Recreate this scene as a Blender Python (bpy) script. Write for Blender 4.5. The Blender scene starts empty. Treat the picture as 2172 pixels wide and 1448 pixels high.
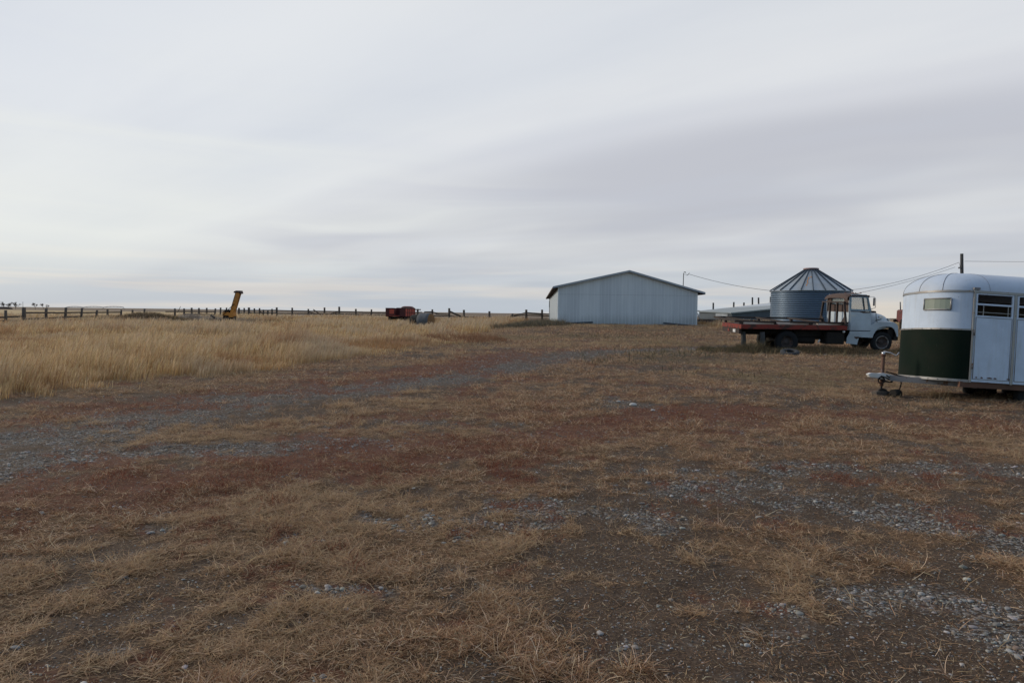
import bpy, bmesh, math, random
import numpy as np
from mathutils import Vector, Matrix, Euler
from mathutils.geometry import tessellate_polygon

R = math.radians
random.seed(7)
rng = np.random.default_rng(11)
scene = bpy.context.scene
col = scene.collection

# ------------------------------------------------------------------ camera
EYE = 1.6; F = 1448.0; CX = 1086.0; CY = 724.0
PITCH = R(2.37); ROLL = R(0.745)
cam_d = bpy.data.cameras.new("camera"); cam = bpy.data.objects.new("camera", cam_d); col.objects.link(cam)
cam_d.sensor_width = 36.0; cam_d.lens = 24.0; cam_d.clip_start = 0.05; cam_d.clip_end = 12000
CAMROT = Matrix.Rotation(math.pi/2 - PITCH, 3, 'X') @ Matrix.Rotation(ROLL, 3, 'Z')
cam.matrix_world = Matrix.Translation((0, 0, EYE)) @ CAMROT.to_4x4()
scene.camera = cam
scene.render.resolution_x = 1024; scene.render.resolution_y = 682

# ------------------------------------------------------------------ world, sun, exposure
SUN_EL = R(20); SUN_AZ = R(-65)      # azimuth measured from +Y (view direction) towards +X: the sun is to the left
w = bpy.data.worlds.new("World"); scene.world = w; w.use_nodes = True
nt = w.node_tree; nt.nodes.clear()
def N(t, **k):
    n = nt.nodes.new(t)
    for a, b in k.items(): setattr(n, a, b)
    return n
def L(a, b): nt.links.new(a, b)
def M(op, a, b=None, c=None, clamp=False):
    n = nt.nodes.new('ShaderNodeMath'); n.operation = op; n.use_clamp = clamp
    for i, v in enumerate((a, b, c)):
        if v is None: continue
        if isinstance(v, (int, float)): n.inputs[i].default_value = v
        else: nt.links.new(v, n.inputs[i])
    return n.outputs[0]
def MIX(f, a, b, blend='MIX'):
    n = nt.nodes.new('ShaderNodeMix'); n.data_type = 'RGBA'; n.blend_type = blend
    for s, v in ((n.inputs[0], f), (n.inputs[6], a), (n.inputs[7], b)):
        if isinstance(v, (int, float)): s.default_value = v
        elif isinstance(v, tuple): s.default_value = v if len(v) == 4 else (*v, 1)
        else: nt.links.new(v, s)
    return n.outputs[2]
def SM(v, a, b, lo=0., hi=1.):
    n = nt.nodes.new('ShaderNodeMapRange'); n.interpolation_type = 'SMOOTHSTEP'
    nt.links.new(v, n.inputs[0])
    n.inputs[1].default_value = a; n.inputs[2].default_value = b; n.inputs[3].default_value = lo; n.inputs[4].default_value = hi
    return n.outputs[0]
def NOISE(vec, scale, detail=3, rough=.5, dist=0.):
    n = nt.nodes.new('ShaderNodeTexNoise'); n.inputs['Scale'].default_value = scale
    n.inputs['Detail'].default_value = detail; n.inputs['Roughness'].default_value = rough; n.inputs['Distortion'].default_value = dist
    if vec is not None: nt.links.new(vec, n.inputs['Vector'])
    return n.outputs[0]
def RAMP(f, stops, interp='LINEAR'):
    n = nt.nodes.new('ShaderNodeValToRGB'); cr = n.color_ramp; cr.interpolation = interp
    while len(cr.elements) < len(stops): cr.elements.new(.5)
    for e, (p, c) in zip(cr.elements, stops):
        e.position = p; e.color = (*c, 1) if len(c) == 3 else c
    nt.links.new(f, n.inputs[0]); return n.outputs[0]
def XYZ(x, y, z):
    n = nt.nodes.new('ShaderNodeCombineXYZ')
    for i, v in enumerate((x, y, z)):
        if isinstance(v, (int, float)): n.inputs[i].default_value = v
        else: nt.links.new(v, n.inputs[i])
    return n.outputs[0]
def lin(*c):
    return tuple(((v/255)/12.92 if v/255 <= .04045 else ((v/255+.055)/1.055)**2.4) for v in c)

tc = N('ShaderNodeTexCoord'); sep = N('ShaderNodeSeparateXYZ'); L(tc.outputs['Generated'], sep.inputs[0])
dx, dy, dz = sep.outputs
zp = M('MAXIMUM', dz, 0.0)
den = M('ADD', zp, .08)
s_ = M('DIVIDE', M('ADD', M('MULTIPLY', dx, .62), M('MULTIPLY', dy, .78)), den)
t_ = M('DIVIDE', M('SUBTRACT', M('MULTIPLY', dx, .78), M('MULTIPLY', dy, .62)), den)
warp = NOISE(XYZ(M('MULTIPLY', s_, .5), M('MULTIPLY', t_, .22), 0.), 1.0, 2, .5)
s2 = M('ADD', s_, M('MULTIPLY', M('SUBTRACT', warp, .5), 1.5))
sn = M('DIVIDE', M('ADD', s2, 1.0), 10.0, clamp=True)
bands = RAMP(sn, [(0., lin(214,220,230)), (.15, lin(216,221,230)), (.225, lin(228,231,235)), (.285, lin(219,223,229)), (.335, lin(227,229,232)),
                  (.375, lin(214,216,222)), (.43, lin(195,197,205)), (.52, lin(190,192,200)), (.62, lin(197,199,206)), (.76, lin(193,197,205)), (1., lin(190,196,205))], 'EASE')
fine = NOISE(XYZ(M('MULTIPLY', s_, 1.6), M('MULTIPLY', t_, .45), 3.), 1.0, 4, .55)
fine2 = NOISE(XYZ(M('MULTIPLY', s_, .55), M('MULTIPLY', t_, .3), 9.), 1.0, 3, .5)
bands = MIX(SM(fine2, .42, .70, 0., .7), bands, lin(227,229,230))
bands = MIX(SM(fine, .35, .80, 0., .34), bands, lin(198,204,216))
hz = NOISE(XYZ(M('MULTIPLY', M('ARCTAN2', dx, dy), 1.6), M('MULTIPLY', dz, 16.), 2.), 1.0, 4, .5, .6)
bands = MIX(M('MULTIPLY', SM(hz, .38, .74), SM(t_, -1.6, -3.4, 0., .75)), bands, lin(233,235,232))
# creamy brighter cloud towards the left, low
left = M('MULTIPLY', SM(t_, -2.4, -5.2), SM(s_, 3.6, 2.0))
bands = MIX(M('MULTIPLY', left, .5), bands, lin(233,235,229))
# layered streaks close to the horizon
az = M('ARCTAN2', dx, dy)
lay = NOISE(XYZ(M('MULTIPLY', az, 2.2), M('MULTIPLY', dz, 48.), 5.), 1.0, 3, .55)
hcol = MIX(SM(lay, .44, .66), lin(184,193,204), lin(212,208,204))
glow = M('MULTIPLY', SM(M('ABSOLUTE', M('SUBTRACT', az, .47)), .16, .02), SM(dz, .05, .005))
hcol = MIX(M('MULTIPLY', glow, .85), hcol, lin(226,214,196))
cloud = MIX(SM(dz, .10, .0, 0., .85), bands, hcol)
bgc = N('ShaderNodeBackground'); L(cloud, bgc.inputs[0]); bgc.inputs[1].default_value = 1.0
sky = N('ShaderNodeTexSky'); sky.sky_type = 'NISHITA'; sky.sun_disc = False
sky.sun_elevation = SUN_EL; sky.sun_rotation = SUN_AZ; sky.air_density = 1.0; sky.dust_density = .6; sky.ozone_density = 1.5
bgs = N('ShaderNodeBackground'); L(sky.outputs[0], bgs.inputs[0]); bgs.inputs[1].default_value = .15
cover = SM(dy, -.35, .15, .12, .97)
mx = N('ShaderNodeMixShader'); L(cover, mx.inputs[0]); L(bgs.outputs[0], mx.inputs[1]); L(bgc.outputs[0], mx.inputs[2])
wo = N('ShaderNodeOutputWorld'); L(mx.outputs[0], wo.inputs[0])

sun_d = bpy.data.lights.new("sun", 'SUN'); sun_d.energy = 2.4; sun_d.angle = R(10); sun_d.color = (1, .86, .68)
sun = bpy.data.objects.new("sun", sun_d); col.objects.link(sun)
sdir = Vector((math.sin(SUN_AZ)*math.cos(SUN_EL), math.cos(SUN_AZ)*math.cos(SUN_EL), math.sin(SUN_EL)))
sun.rotation_euler = sdir.to_track_quat('Z', 'Y').to_euler()
scene.view_settings.view_transform = 'Standard'; scene.view_settings.look = 'None'
scene.view_settings.exposure = 0; scene.view_settings.gamma = 1
scene.render.engine = 'CYCLES'

# ------------------------------------------------------------------ helpers
def W(px, py, Y):
    """point of the depth plane y = Y seen at a pixel of the photograph"""
    d = CAMROT @ Vector(((px-CX)/F, -(py-CY)/F, -1.0))
    k = Y/d.y
    return Vector((d.x*k, Y, EYE + d.z*k))

def S(x, a, b):
    t = np.clip((x-a)/(b-a), 0, 1); return t*t*(3-2*t)
def _hash(ix, iy, seed):
    h = (ix.astype(np.int64)*374761393 + iy.astype(np.int64)*668265263 + seed*2147483647) & 0xffffffff
    h = ((h ^ (h >> 13))*1274126177) & 0xffffffff
    return ((h ^ (h >> 16)) & 0xffffff)/float(0xffffff)
def vnoise(x, y, seed=0):
    ix = np.floor(x); iy = np.floor(y); fx = x-ix; fy = y-iy
    fx = fx*fx*(3-2*fx); fy = fy*fy*(3-2*fy)
    a = _hash(ix, iy, seed); b = _hash(ix+1, iy, seed); c = _hash(ix, iy+1, seed); d = _hash(ix+1, iy+1, seed)
    return (a*(1-fx)+b*fx)*(1-fy) + (c*(1-fx)+d*fx)*fy
def fbm(x, y, sc, oct=4, seed=0, g=.5):
    v = 0; a = 1; t = 0
    for i in range(oct):
        ang = .6+1.1*i; c, s = math.cos(ang), math.sin(ang)
        v = v + a*vnoise((c*x-s*y)*sc+17.3*i, (s*x+c*y)*sc-9.1*i, seed+i*31); t += a; a *= g; sc *= 2.03
    return v/t

MOUND = (W(307, 680, 62).x, 62.0)
def H(x, y):
    x = np.asarray(x, float); y = np.asarray(y, float)
    h = .20*S(y, 16, 34)
    right = S(x, -6, 6)
    h = h + .53*S(y, 36, 58)*right
    h = h + .30*S(y, 45, 95)*(1-right)*S(x, -62, -25)
    h = h*(1-S(y, 130, 320)*.9)
    h = h + .80*np.exp(-(((x-MOUND[0])/3.3)**2 + ((y-MOUND[1])/1.8)**2))
    h = h + .35*np.exp(-(((x-W(400,680,66).x)/3.5)**2 + ((y-66)/2.)**2))
    r = np.hypot(x, y)
    h = h + (fbm(x, y, .35, 3, 3)-.5)*.10*S(r, 1, 6)*(1-S(r, 60, 200))
    h = h + (fbm(x, y, 3.2, 3, 8)-.5)*.045*(1-S(r, 20, 45))
    h = h + (fbm(x, y, .004, 2, 21)-.5)*3.0*S(y, 350, 1500)
    return h
def Hs(x, y): return float(H(np.array([x]), np.array([y]))[0])
def G(px, py):
    """ground point seen at a pixel"""
    d = CAMROT @ Vector(((px-CX)/F, -(py-CY)/F, -1.0))
    z = 0.0
    for i in range(8):
        k = (EYE-z)/max(-d.z, 1e-4); z = .5*z + .5*Hs(d.x*k, d.y*k)
    k = (EYE-z)/max(-d.z, 1e-4)
    return (d.x*k, d.y*k)

# --- where the ground is gravel, red weed, bare dirt, straw: strokes laid along the yard
def stroke(x, y, pts, w, warpx=0, warpy=0):
    P = [G(*p) for p in pts]; best = np.full(np.shape(x), 1e9)
    for (ax, ay), (bx, by) in zip(P[:-1], P[1:]):
        vx, vy = bx-ax, by-ay; L2 = vx*vx+vy*vy+1e-9
        t = np.clip(((x-ax)*vx+(y-ay)*vy)/L2, 0, 1)
        best = np.minimum(best, np.hypot(x-ax-t*vx, y-ay-t*vy))
    return np.exp(-(best/w)**2)
GRAVEL = [([(-60,1015),(180,965),(400,955),(740,943)], .42, 1.25), ([(-80,960),(300,895),(600,842),(900,806),(1120,766),(1260,746),(1560,736)], 1.1, .95),
          ([(480,845),(700,835),(880,812)], .9, .45),
          ([(1450,1015),(1800,1000),(2200,1010)], .55, .75), ([(1750,1275),(1950,1300),(2200,1420)], .22, .95), ([(1900,1110),(2200,1180)], .32, .75),
          ([(1100,1060),(1400,1090),(1500,1120)], .22, .8), ([(1480,1060),(1900,1080)], .4, .55), ([(700,900),(1060,902)], .5, .5), ([(830,1090),(1260,1110)], .22, .55),
          ([(620,1250),(760,1245)], .10, .7), ([(1350,1390),(1700,1330),(1800,1300)], .15, .5), ([(1290,850),(1500,905)], .6, .55), ([(2000,1420),(2200,1400)], .2, .9),
          ([(1010,775),(1100,740)], .8, .6), ([(340,1115),(400,1125)], .1, .6), ([(90,1420),(150,1400)],.08,.7), ([(1250,870),(1400,862)],.35,.5)]
RED = [([(-60,900),(700,815),(1120,752)], 1.7, .58), ([(880,960),(1450,885)], 1.1, .50), ([(1450,885),(2200,900)], .9, .28), ([(-60,1050),(500,1000),(850,965)], .9, .80), ([(300,960),(900,900),(1200,870)], 1.2, .35), ([(800,792),(960,778),(1060,752)], .8, 1.1), ([(-40,1070),(250,1025),(480,985),(700,965)], .42, 1.15), ([(-40,900),(220,875),(420,862)], .40, .6),
       ([(900,965),(1150,930),(1400,880),(1520,868)], .55, .85), ([(1040,812),(1000,845)], .6, .7), ([(1500,872),(1800,880),(2200,915)], .55, .6),
       ([(1050,745),(1400,738)], 1.2, .5), ([(560,905),(800,880)], .4, .55), ([(1040,800),(1250,808),(1350,815)], .7, .6), ([(930,725),(985,715)], 2.0, .55), ([(1100,728),(1500,722)], 1.6, .45)]
DIRT = [([(1450,1200),(1700,1280),(2000,1330)], .55, .8), ([(1300,1400),(2172,1440)], .3, .6), ([(0,850),(400,838)], .6, .5), ([(1650,1060),(2100,1100)], .5, .55),
        ([(1380,780),(1450,785),(1100,785)], 1.2, .55), ([(1400,828),(1700,850),(2000,850)], 1.0, .5)]
GREEN = [([(1420,758),(1600,746),(1760,750)], 1.9, 1.3), ([(1800,752),(1880,757)], .9, .7), ([(1240,714),(1400,712)], 2.2, .6), ([(1080,690),(1150,690)], 2.5, 1.2), ([(1280,770),(1330,772)], .7, .6), ([(1900,862),(2172,862)], .55, .3), ([(1450,790),(1600,800)], .9, .4)]
TB = [G(*p) for p in [(-250,880),(0,838),(130,826),(350,808),(560,786),(700,766),(830,748),(950,729),(1008,708)]]
TBY = [p[1] for p in TB] + [60, 100]; TBX = [p[0] for p in TB] + [-.5, 2.0]

def masks(x, y):
    n1 = fbm(x, y, .9, 4, 40); n2 = fbm(x, y, 2.6, 3, 55); n3 = fbm(x, y, 1.1, 4, 70); n4 = fbm(x, y, .45, 3, 90)
    wx = x + (n4-.5)*1.2; wy = y + (n1-.5)*.8
    hf0 = fbm(x, y, 5.5, 3, 133)
    g = sum(a*stroke(wx, wy, p, w_) for p, w_, a in GRAVEL)
    r = sum(a*stroke(wx, wy, p, w_) for p, w_, a in RED)
    d = sum(a*stroke(wx, wy, p, w_) for p, w_, a in DIRT)
    gr = sum(a*stroke(wx, wy, p, w_) for p, w_, a in GREEN)
    near = 1-S(y, 24, 45)
    gm = S(g*1.15 + (n2-.5)*1.3 + (n1-.5)*1.0 + (fbm(x, y, 6.5, 3, 61)-.5)*1.6, .26, 1.0)
    rm = S(r*1.0 + (n3-.5)*1.6 + (n2-.5)*1.5 + (hf0-.5)*1.9, .36, .76)
    bx = np.interp(y, TBY, TBX)
    edge = x - bx + (n3-.5)*2.2 + (n2-.5)*1.6
    tall = 1 - S(edge, -.5, .35)
    tall = tall*S(y, 9, 11)
    # tall pale grass behind the flatbed and beside the shed
    tr = S(y, 40, 47)*S(x, 15.5, 17.5)*(1-S(x, 40, 46))
    tall = np.maximum(tall, tr)
    hf = fbm(x, y, 7., 2, 95)
    straw = S(.74 + (n1-.5)*1.5 + (n2-.5)*1.3 + (hf-.5)*.8 - .60*gm - .25*np.clip(g, 0, 1) - .60*d - .25*rm, .30, .72)
    gm = gm*(1-tall); rm = rm*(1-tall)
    gr = gr*(1-np.exp(-((x-10.7)**2/.9+(y-26.0)**2/1.0)))
    return gm, rm, np.clip(gr, 0, 1)*(1-.4*tall), straw, tall, n1, n2

# --- materials
def new_mat(name):
    global nt
    m = bpy.data.materials.new(name); m.use_nodes = True; nt = m.node_tree; nt.nodes.clear()
    o = nt.nodes.new('ShaderNodeOutputMaterial'); b = nt.nodes.new('ShaderNodeBsdfPrincipled')
    nt.links.new(b.outputs[0], o.inputs[0]); return m, b
def setc(b, c, rough=.7, metal=0., spec=None):
    if isinstance(c, tuple): b.inputs['Base Color'].default_value = (*c, 1)
    else: nt.links.new(c, b.inputs['Base Color'])
    if isinstance(rough, (int, float)): b.inputs['Roughness'].default_value = rough
    else: nt.links.new(rough, b.inputs['Roughness'])
    b.inputs['Metallic'].default_value = metal
    if spec is not None: b.inputs['Specular IOR Level'].default_value = spec
def bump(b, h, dist=.02, strength=.6):
    n = nt.nodes.new('ShaderNodeBump'); n.inputs['Distance'].default_value = dist; n.inputs['Strength'].default_value = strength
    nt.links.new(h, n.inputs['Height']); nt.links.new(n.outputs[0], b.inputs['Normal'])
def objco():
    t = nt.nodes.new('ShaderNodeTexCoord'); return t.outputs['Object']
def mapping(v, scale):
    n = nt.nodes.new('ShaderNodeMapping'); n.inputs['Scale'].default_value = scale; nt.links.new(v, n.inputs[0]); return n.outputs[0]

def worn(name, base, wear, amt=.5, scale=6., rough=.55, metal=0., dirt=(.12,.08,.05), dirt_amt=.25, spec=.4, streak=(1,1,1)):
    """paint or metal with patches of wear and a film of dirt"""
    m, b = new_mat(name); v = objco(); vs = mapping(v, streak)
    n1 = NOISE(vs, scale, 6, .65); n2 = NOISE(v, scale*.35, 3, .5); n3 = NOISE(v, scale*7, 3, .6)
    c = MIX(SM(n2, .3, .75, 0., dirt_amt), base, dirt)
    c = MIX(SM(n3, .35, .8, 0., .18), c, tuple(x*.6 for x in base))
    c = MIX(SM(n1, 1.0-amt*.9, 1.08-amt*.9), c, wear)
    setc(b, c, rough, metal, spec); bump(b, n3, .004, .35); return m

def plain(name, c, rough=.7, metal=0., spec=.3, var=.3, scale=9.):
    m, b = new_mat(name); v = objco(); n = NOISE(v, scale, 4, .6)
    setc(b, MIX(n, tuple(x*(1-var) for x in c), tuple(min(1, x*(1+var)) for x in c)), rough, metal, spec); return m

MT = {}
MT['trailer_white'] = worn('trailer_white', (.54,.64,.78), (.25,.13,.07), .34, 7., .62, 0., (.30,.30,.30), .35, .5)
m, b = new_mat('trailer_white'); v = objco(); n1 = NOISE(mapping(v, (9,9,.7)), 1., 5, .65); n2 = NOISE(v, 2.2, 4, .6); n3 = NOISE(v, 34., 4, .7); n4 = NOISE(v, 11., 3, .6)
c = MIX(SM(n2, .3, .7, 0., .5), (.49,.58,.71), (.36,.44,.55)); c = MIX(SM(n1, .48, .78, 0., .5), c, (.34,.36,.38)); c = MIX(SM(n4, .60, .80, 0., .4), c, (.60,.66,.72))
c = MIX(SM(n3, .69, .715), c, (.10,.075,.06)); setc(b, c, .6, 0, .35); bump(b, NOISE(v, 3., 3, .5), .02, .25); MT['trailer_white'] = m
MT['trailer_roof'] = worn('trailer_roof', (.42,.50,.62), (.30,.30,.32), .42, 2.2, .62, .0, (.30,.31,.33), .6, .5, (.4,1,1))
MT['aluminium'] = worn('aluminium', (.27,.28,.29), (.22,.14,.09), .42, 9., .5, .5, (.25,.2,.15), .4)
MT['green_panel'] = worn('green_panel', (.003,.010,.0065), (.02,.026,.02), .38, 5., .85, 0., (.012,.014,.010), .6, .12, (4,4,.5))
MT['rusty_steel'] = worn('rusty_steel', (.12,.06,.04), (.22,.20,.20), .42, 8., .8, 0., (.05,.03,.02), .5)
MT['grey_steel'] = worn('grey_steel', (.20,.20,.21), (.10,.05,.03), .48, 6., .7, .2, (.05,.04,.03), .5)
MT['tyre'] = plain('tyre', (.013,.014,.016), .85, 0, .25, .3, 20)
MT['old_tyre'] = plain('old_tyre', (.042,.045,.05), .9, 0, .2, .3, 14)
MT['black'] = plain('black', (.018,.016,.015), .85, 0, .2, .4, 5)
MT['interior'] = plain('interior', (.10,.08,.07), .9, 0, .2, .3, 3)
MT['truck_paint'] = worn('truck_paint', (.45,.53,.60), (.20,.15,.12), .38, 3., .55, 0., (.22,.23,.24), .55, .4)
MT['truck_blue'] = worn('truck_blue', (.20,.33,.42), (.16,.10,.07), .42, 4., .5, 0., (.15,.15,.15), .5, .45)
MT['truck_rust'] = worn('truck_rust', (.05,.029,.025), (.11,.09,.08), .34, 5., .75, 0., (.07,.04,.03), .5)
MT['bed_red'] = worn('bed_red', (.20,.022,.014), (.05,.02,.016), .56, 4., .6, 0., (.12,.03,.02), .6, .35, (.5,1,1))
MT['bed_dark'] = worn('bed_dark', (.034,.023,.020), (.07,.05,.04), .40, 5., .8, 0., (.03,.02,.02), .5)
MT['pale_board'] = worn('pale_board', (.60,.50,.43), (.3,.22,.16), .42, 7., .8, 0., (.3,.22,.16), .4, .3, (.25,1,1))
MT['wood_grey'] = worn('wood_grey', (.095,.082,.072), (.06,.05,.045), .5, 8., .9, 0., (.08,.06,.05), .5, .2, (1,1,.2))
MT['rail_wood'] = worn('rail_wood', (.10,.078,.06), (.05,.04,.032), .5, 5., .9, 0., (.08,.06,.05), .5, .2)
MT['pole_wood'] = plain('pole_wood', (.055,.055,.055), .9, 0, .2, .35, 8)
MT['wire'] = plain('wire', (.05,.05,.055), .6, 0, .3, .1)
MT['grille'] = plain('chrome', (.55,.56,.58), .3, .8, .5, .15)
MT['wheel_rim'] = worn('wheel_rim', (.26,.26,.26), (.07,.04,.03), .55, 12., .6, .1, (.08,.05,.04), .6)
MT['hub_dark'] = worn('hub_dark', (.05,.04,.038), (.10,.05,.035), .5, 12., .7, 0., (.03,.02,.02), .5)
MT['white_paint'] = worn('white_paint', (.60,.61,.62), (.2,.18,.16), .36, 8., .6, 0., (.3,.28,.25), .4)
MT['red_box'] = worn('red_box', (.46,.075,.045), (.12,.03,.025), .48, 2.5, .65, 0., (.15,.04,.03), .5)
MT['red_dark'] = worn('red_dark', (.075,.014,.014), (.04,.012,.012), .45, 2.5, .7, 0., (.04,.02,.02), .5)
MT['maroon'] = worn('maroon', (.14,.03,.03), (.06,.02,.02), .5, 5., .65, 0., (.05,.02,.02), .5)
MT['yellow_paint'] = worn('yellow_paint', (.55,.215,.03), (.20,.08,.03), .46, 3., .55, 0., (.22,.12,.04), .5, .45, (1,1,.4))
MT['bale_straw'] = worn('bale_straw', (.24,.14,.07), (.12,.07,.04), .5, 9., .95, 0., (.12,.07,.04), .5, .1)
MT['bale_wrap'] = worn('bale_wrap', (.11,.12,.135), (.07,.08,.09), .5, 5., .8, 0., (.08,.08,.08), .5, .2)
MT['bale_old'] = worn('bale_old', (.045,.045,.042), (.08,.065,.05), .42, 6., .95, 0., (.03,.03,.03), .5, .1)
MT['bark'] = plain('bark', (.10,.075,.065), .95, 0, .1, .3, 2)

def glass(name, tint, rough=.12, alpha=.35):
    m, b = new_mat(name); setc(b, tint, rough, 0, .6)
    b.inputs['Alpha'].default_value = alpha; return m
MT['glass'] = glass('window_glass', (.30,.34,.32), .15, .30)
MT['glass_green'] = glass('reflection_tint_glass', (.26,.31,.26), .25, .75)  # pale green base colour stands in for reflections on the pane

def corrug_mat(name, base, wear, rough, metal, streak, spec=.5):
    m, b = new_mat(name); v = objco()
    n1 = NOISE(mapping(v, streak), 1.6, 5, .6); n2 = NOISE(v, .5, 3, .5); n3 = NOISE(v, 14, 4, .6)
    c = MIX(SM(n1, .3, .75, 0., .55), base, tuple(x*.66 for x in base)); c = MIX(SM(n2, .35, .7, 0., .35), c, wear)
    c = MIX(SM(n3, .5, .85, 0., .3), c, tuple(x*.5 for x in base))
    setc(b, c, rough, metal, spec); return m
MT['shed_metal'] = corrug_mat('shed_metal', (.45,.51,.56), (.37,.41,.45), .45, .25, (1.6,1.6,.25))
m, b = new_mat('shed_metal'); v = objco(); sp_ = nt.nodes.new('ShaderNodeSeparateXYZ'); L(v, sp_.inputs[0])
n1 = NOISE(mapping(v, (1.4,1.4,.22)), 1.6, 5, .6); n3 = NOISE(v, 9., 4, .65); n4 = NOISE(mapping(v, (.9,.9,.5)), 1., 4, .6)
sheet = nt.nodes.new('ShaderNodeTexWhiteNoise'); sheet.noise_dimensions = '1D'; L(M('FLOOR', M('DIVIDE', sp_.outputs[0], .915)), sheet.inputs['W'])
c = MIX(sheet.outputs[0], (.50,.54,.58), (.60,.64,.67)); c = MIX(SM(n1, .35, .75, 0., .4), c, (.42,.46,.50))
grime = M('MULTIPLY', SM(M('ADD', sp_.outputs[2], M('MULTIPLY', n4, 1.1)), 1.6, .55), .55); c = MIX(grime, c, (.26,.28,.29)); c = MIX(SM(n3, .58, .8, 0., .35), c, (.30,.29,.28))
setc(b, c, .55, .1, .4); MT['shed_metal'] = m
MT['shed_seam'] = plain('shed_seam', (.66,.70,.73), .45, .3, .5, .15)
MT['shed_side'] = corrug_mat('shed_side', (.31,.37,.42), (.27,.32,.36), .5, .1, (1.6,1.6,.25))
MT['shed_trim'] = plain('shed_trim', (.30,.33,.37), .5, .3, .5, .15)
MT['shed_roof'] = corrug_mat('shed_roof', (.45,.47,.50), (.35,.33,.32), .45, .4, (.3,1,1))
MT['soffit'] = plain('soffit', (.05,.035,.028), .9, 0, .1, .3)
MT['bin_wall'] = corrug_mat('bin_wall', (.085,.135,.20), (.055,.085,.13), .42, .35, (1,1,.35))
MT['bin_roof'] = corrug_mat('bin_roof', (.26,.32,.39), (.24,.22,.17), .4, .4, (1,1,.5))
MT['bin_rib'] = plain('bin_rib', (.04,.06,.085), .6, .1, .3, .2)
MT['bin_cap'] = plain('bin_cap', (.30,.22,.22), .6, .1, .4, .2)
MT['barn_wall'] = corrug_mat('barn_wall', (.06,.085,.11), (.04,.05,.06), .7, .1, (2,2,.2))
MT['barn_roof'] = corrug_mat('barn_roof', (.20,.24,.26), (.15,.17,.18), .5, .2, (.4,1,1))
MT['barn_roof_bright'] = corrug_mat('barn_roof_bright', (.40,.45,.50), (.3,.33,.36), .4, .3, (.4,1,1))

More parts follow.
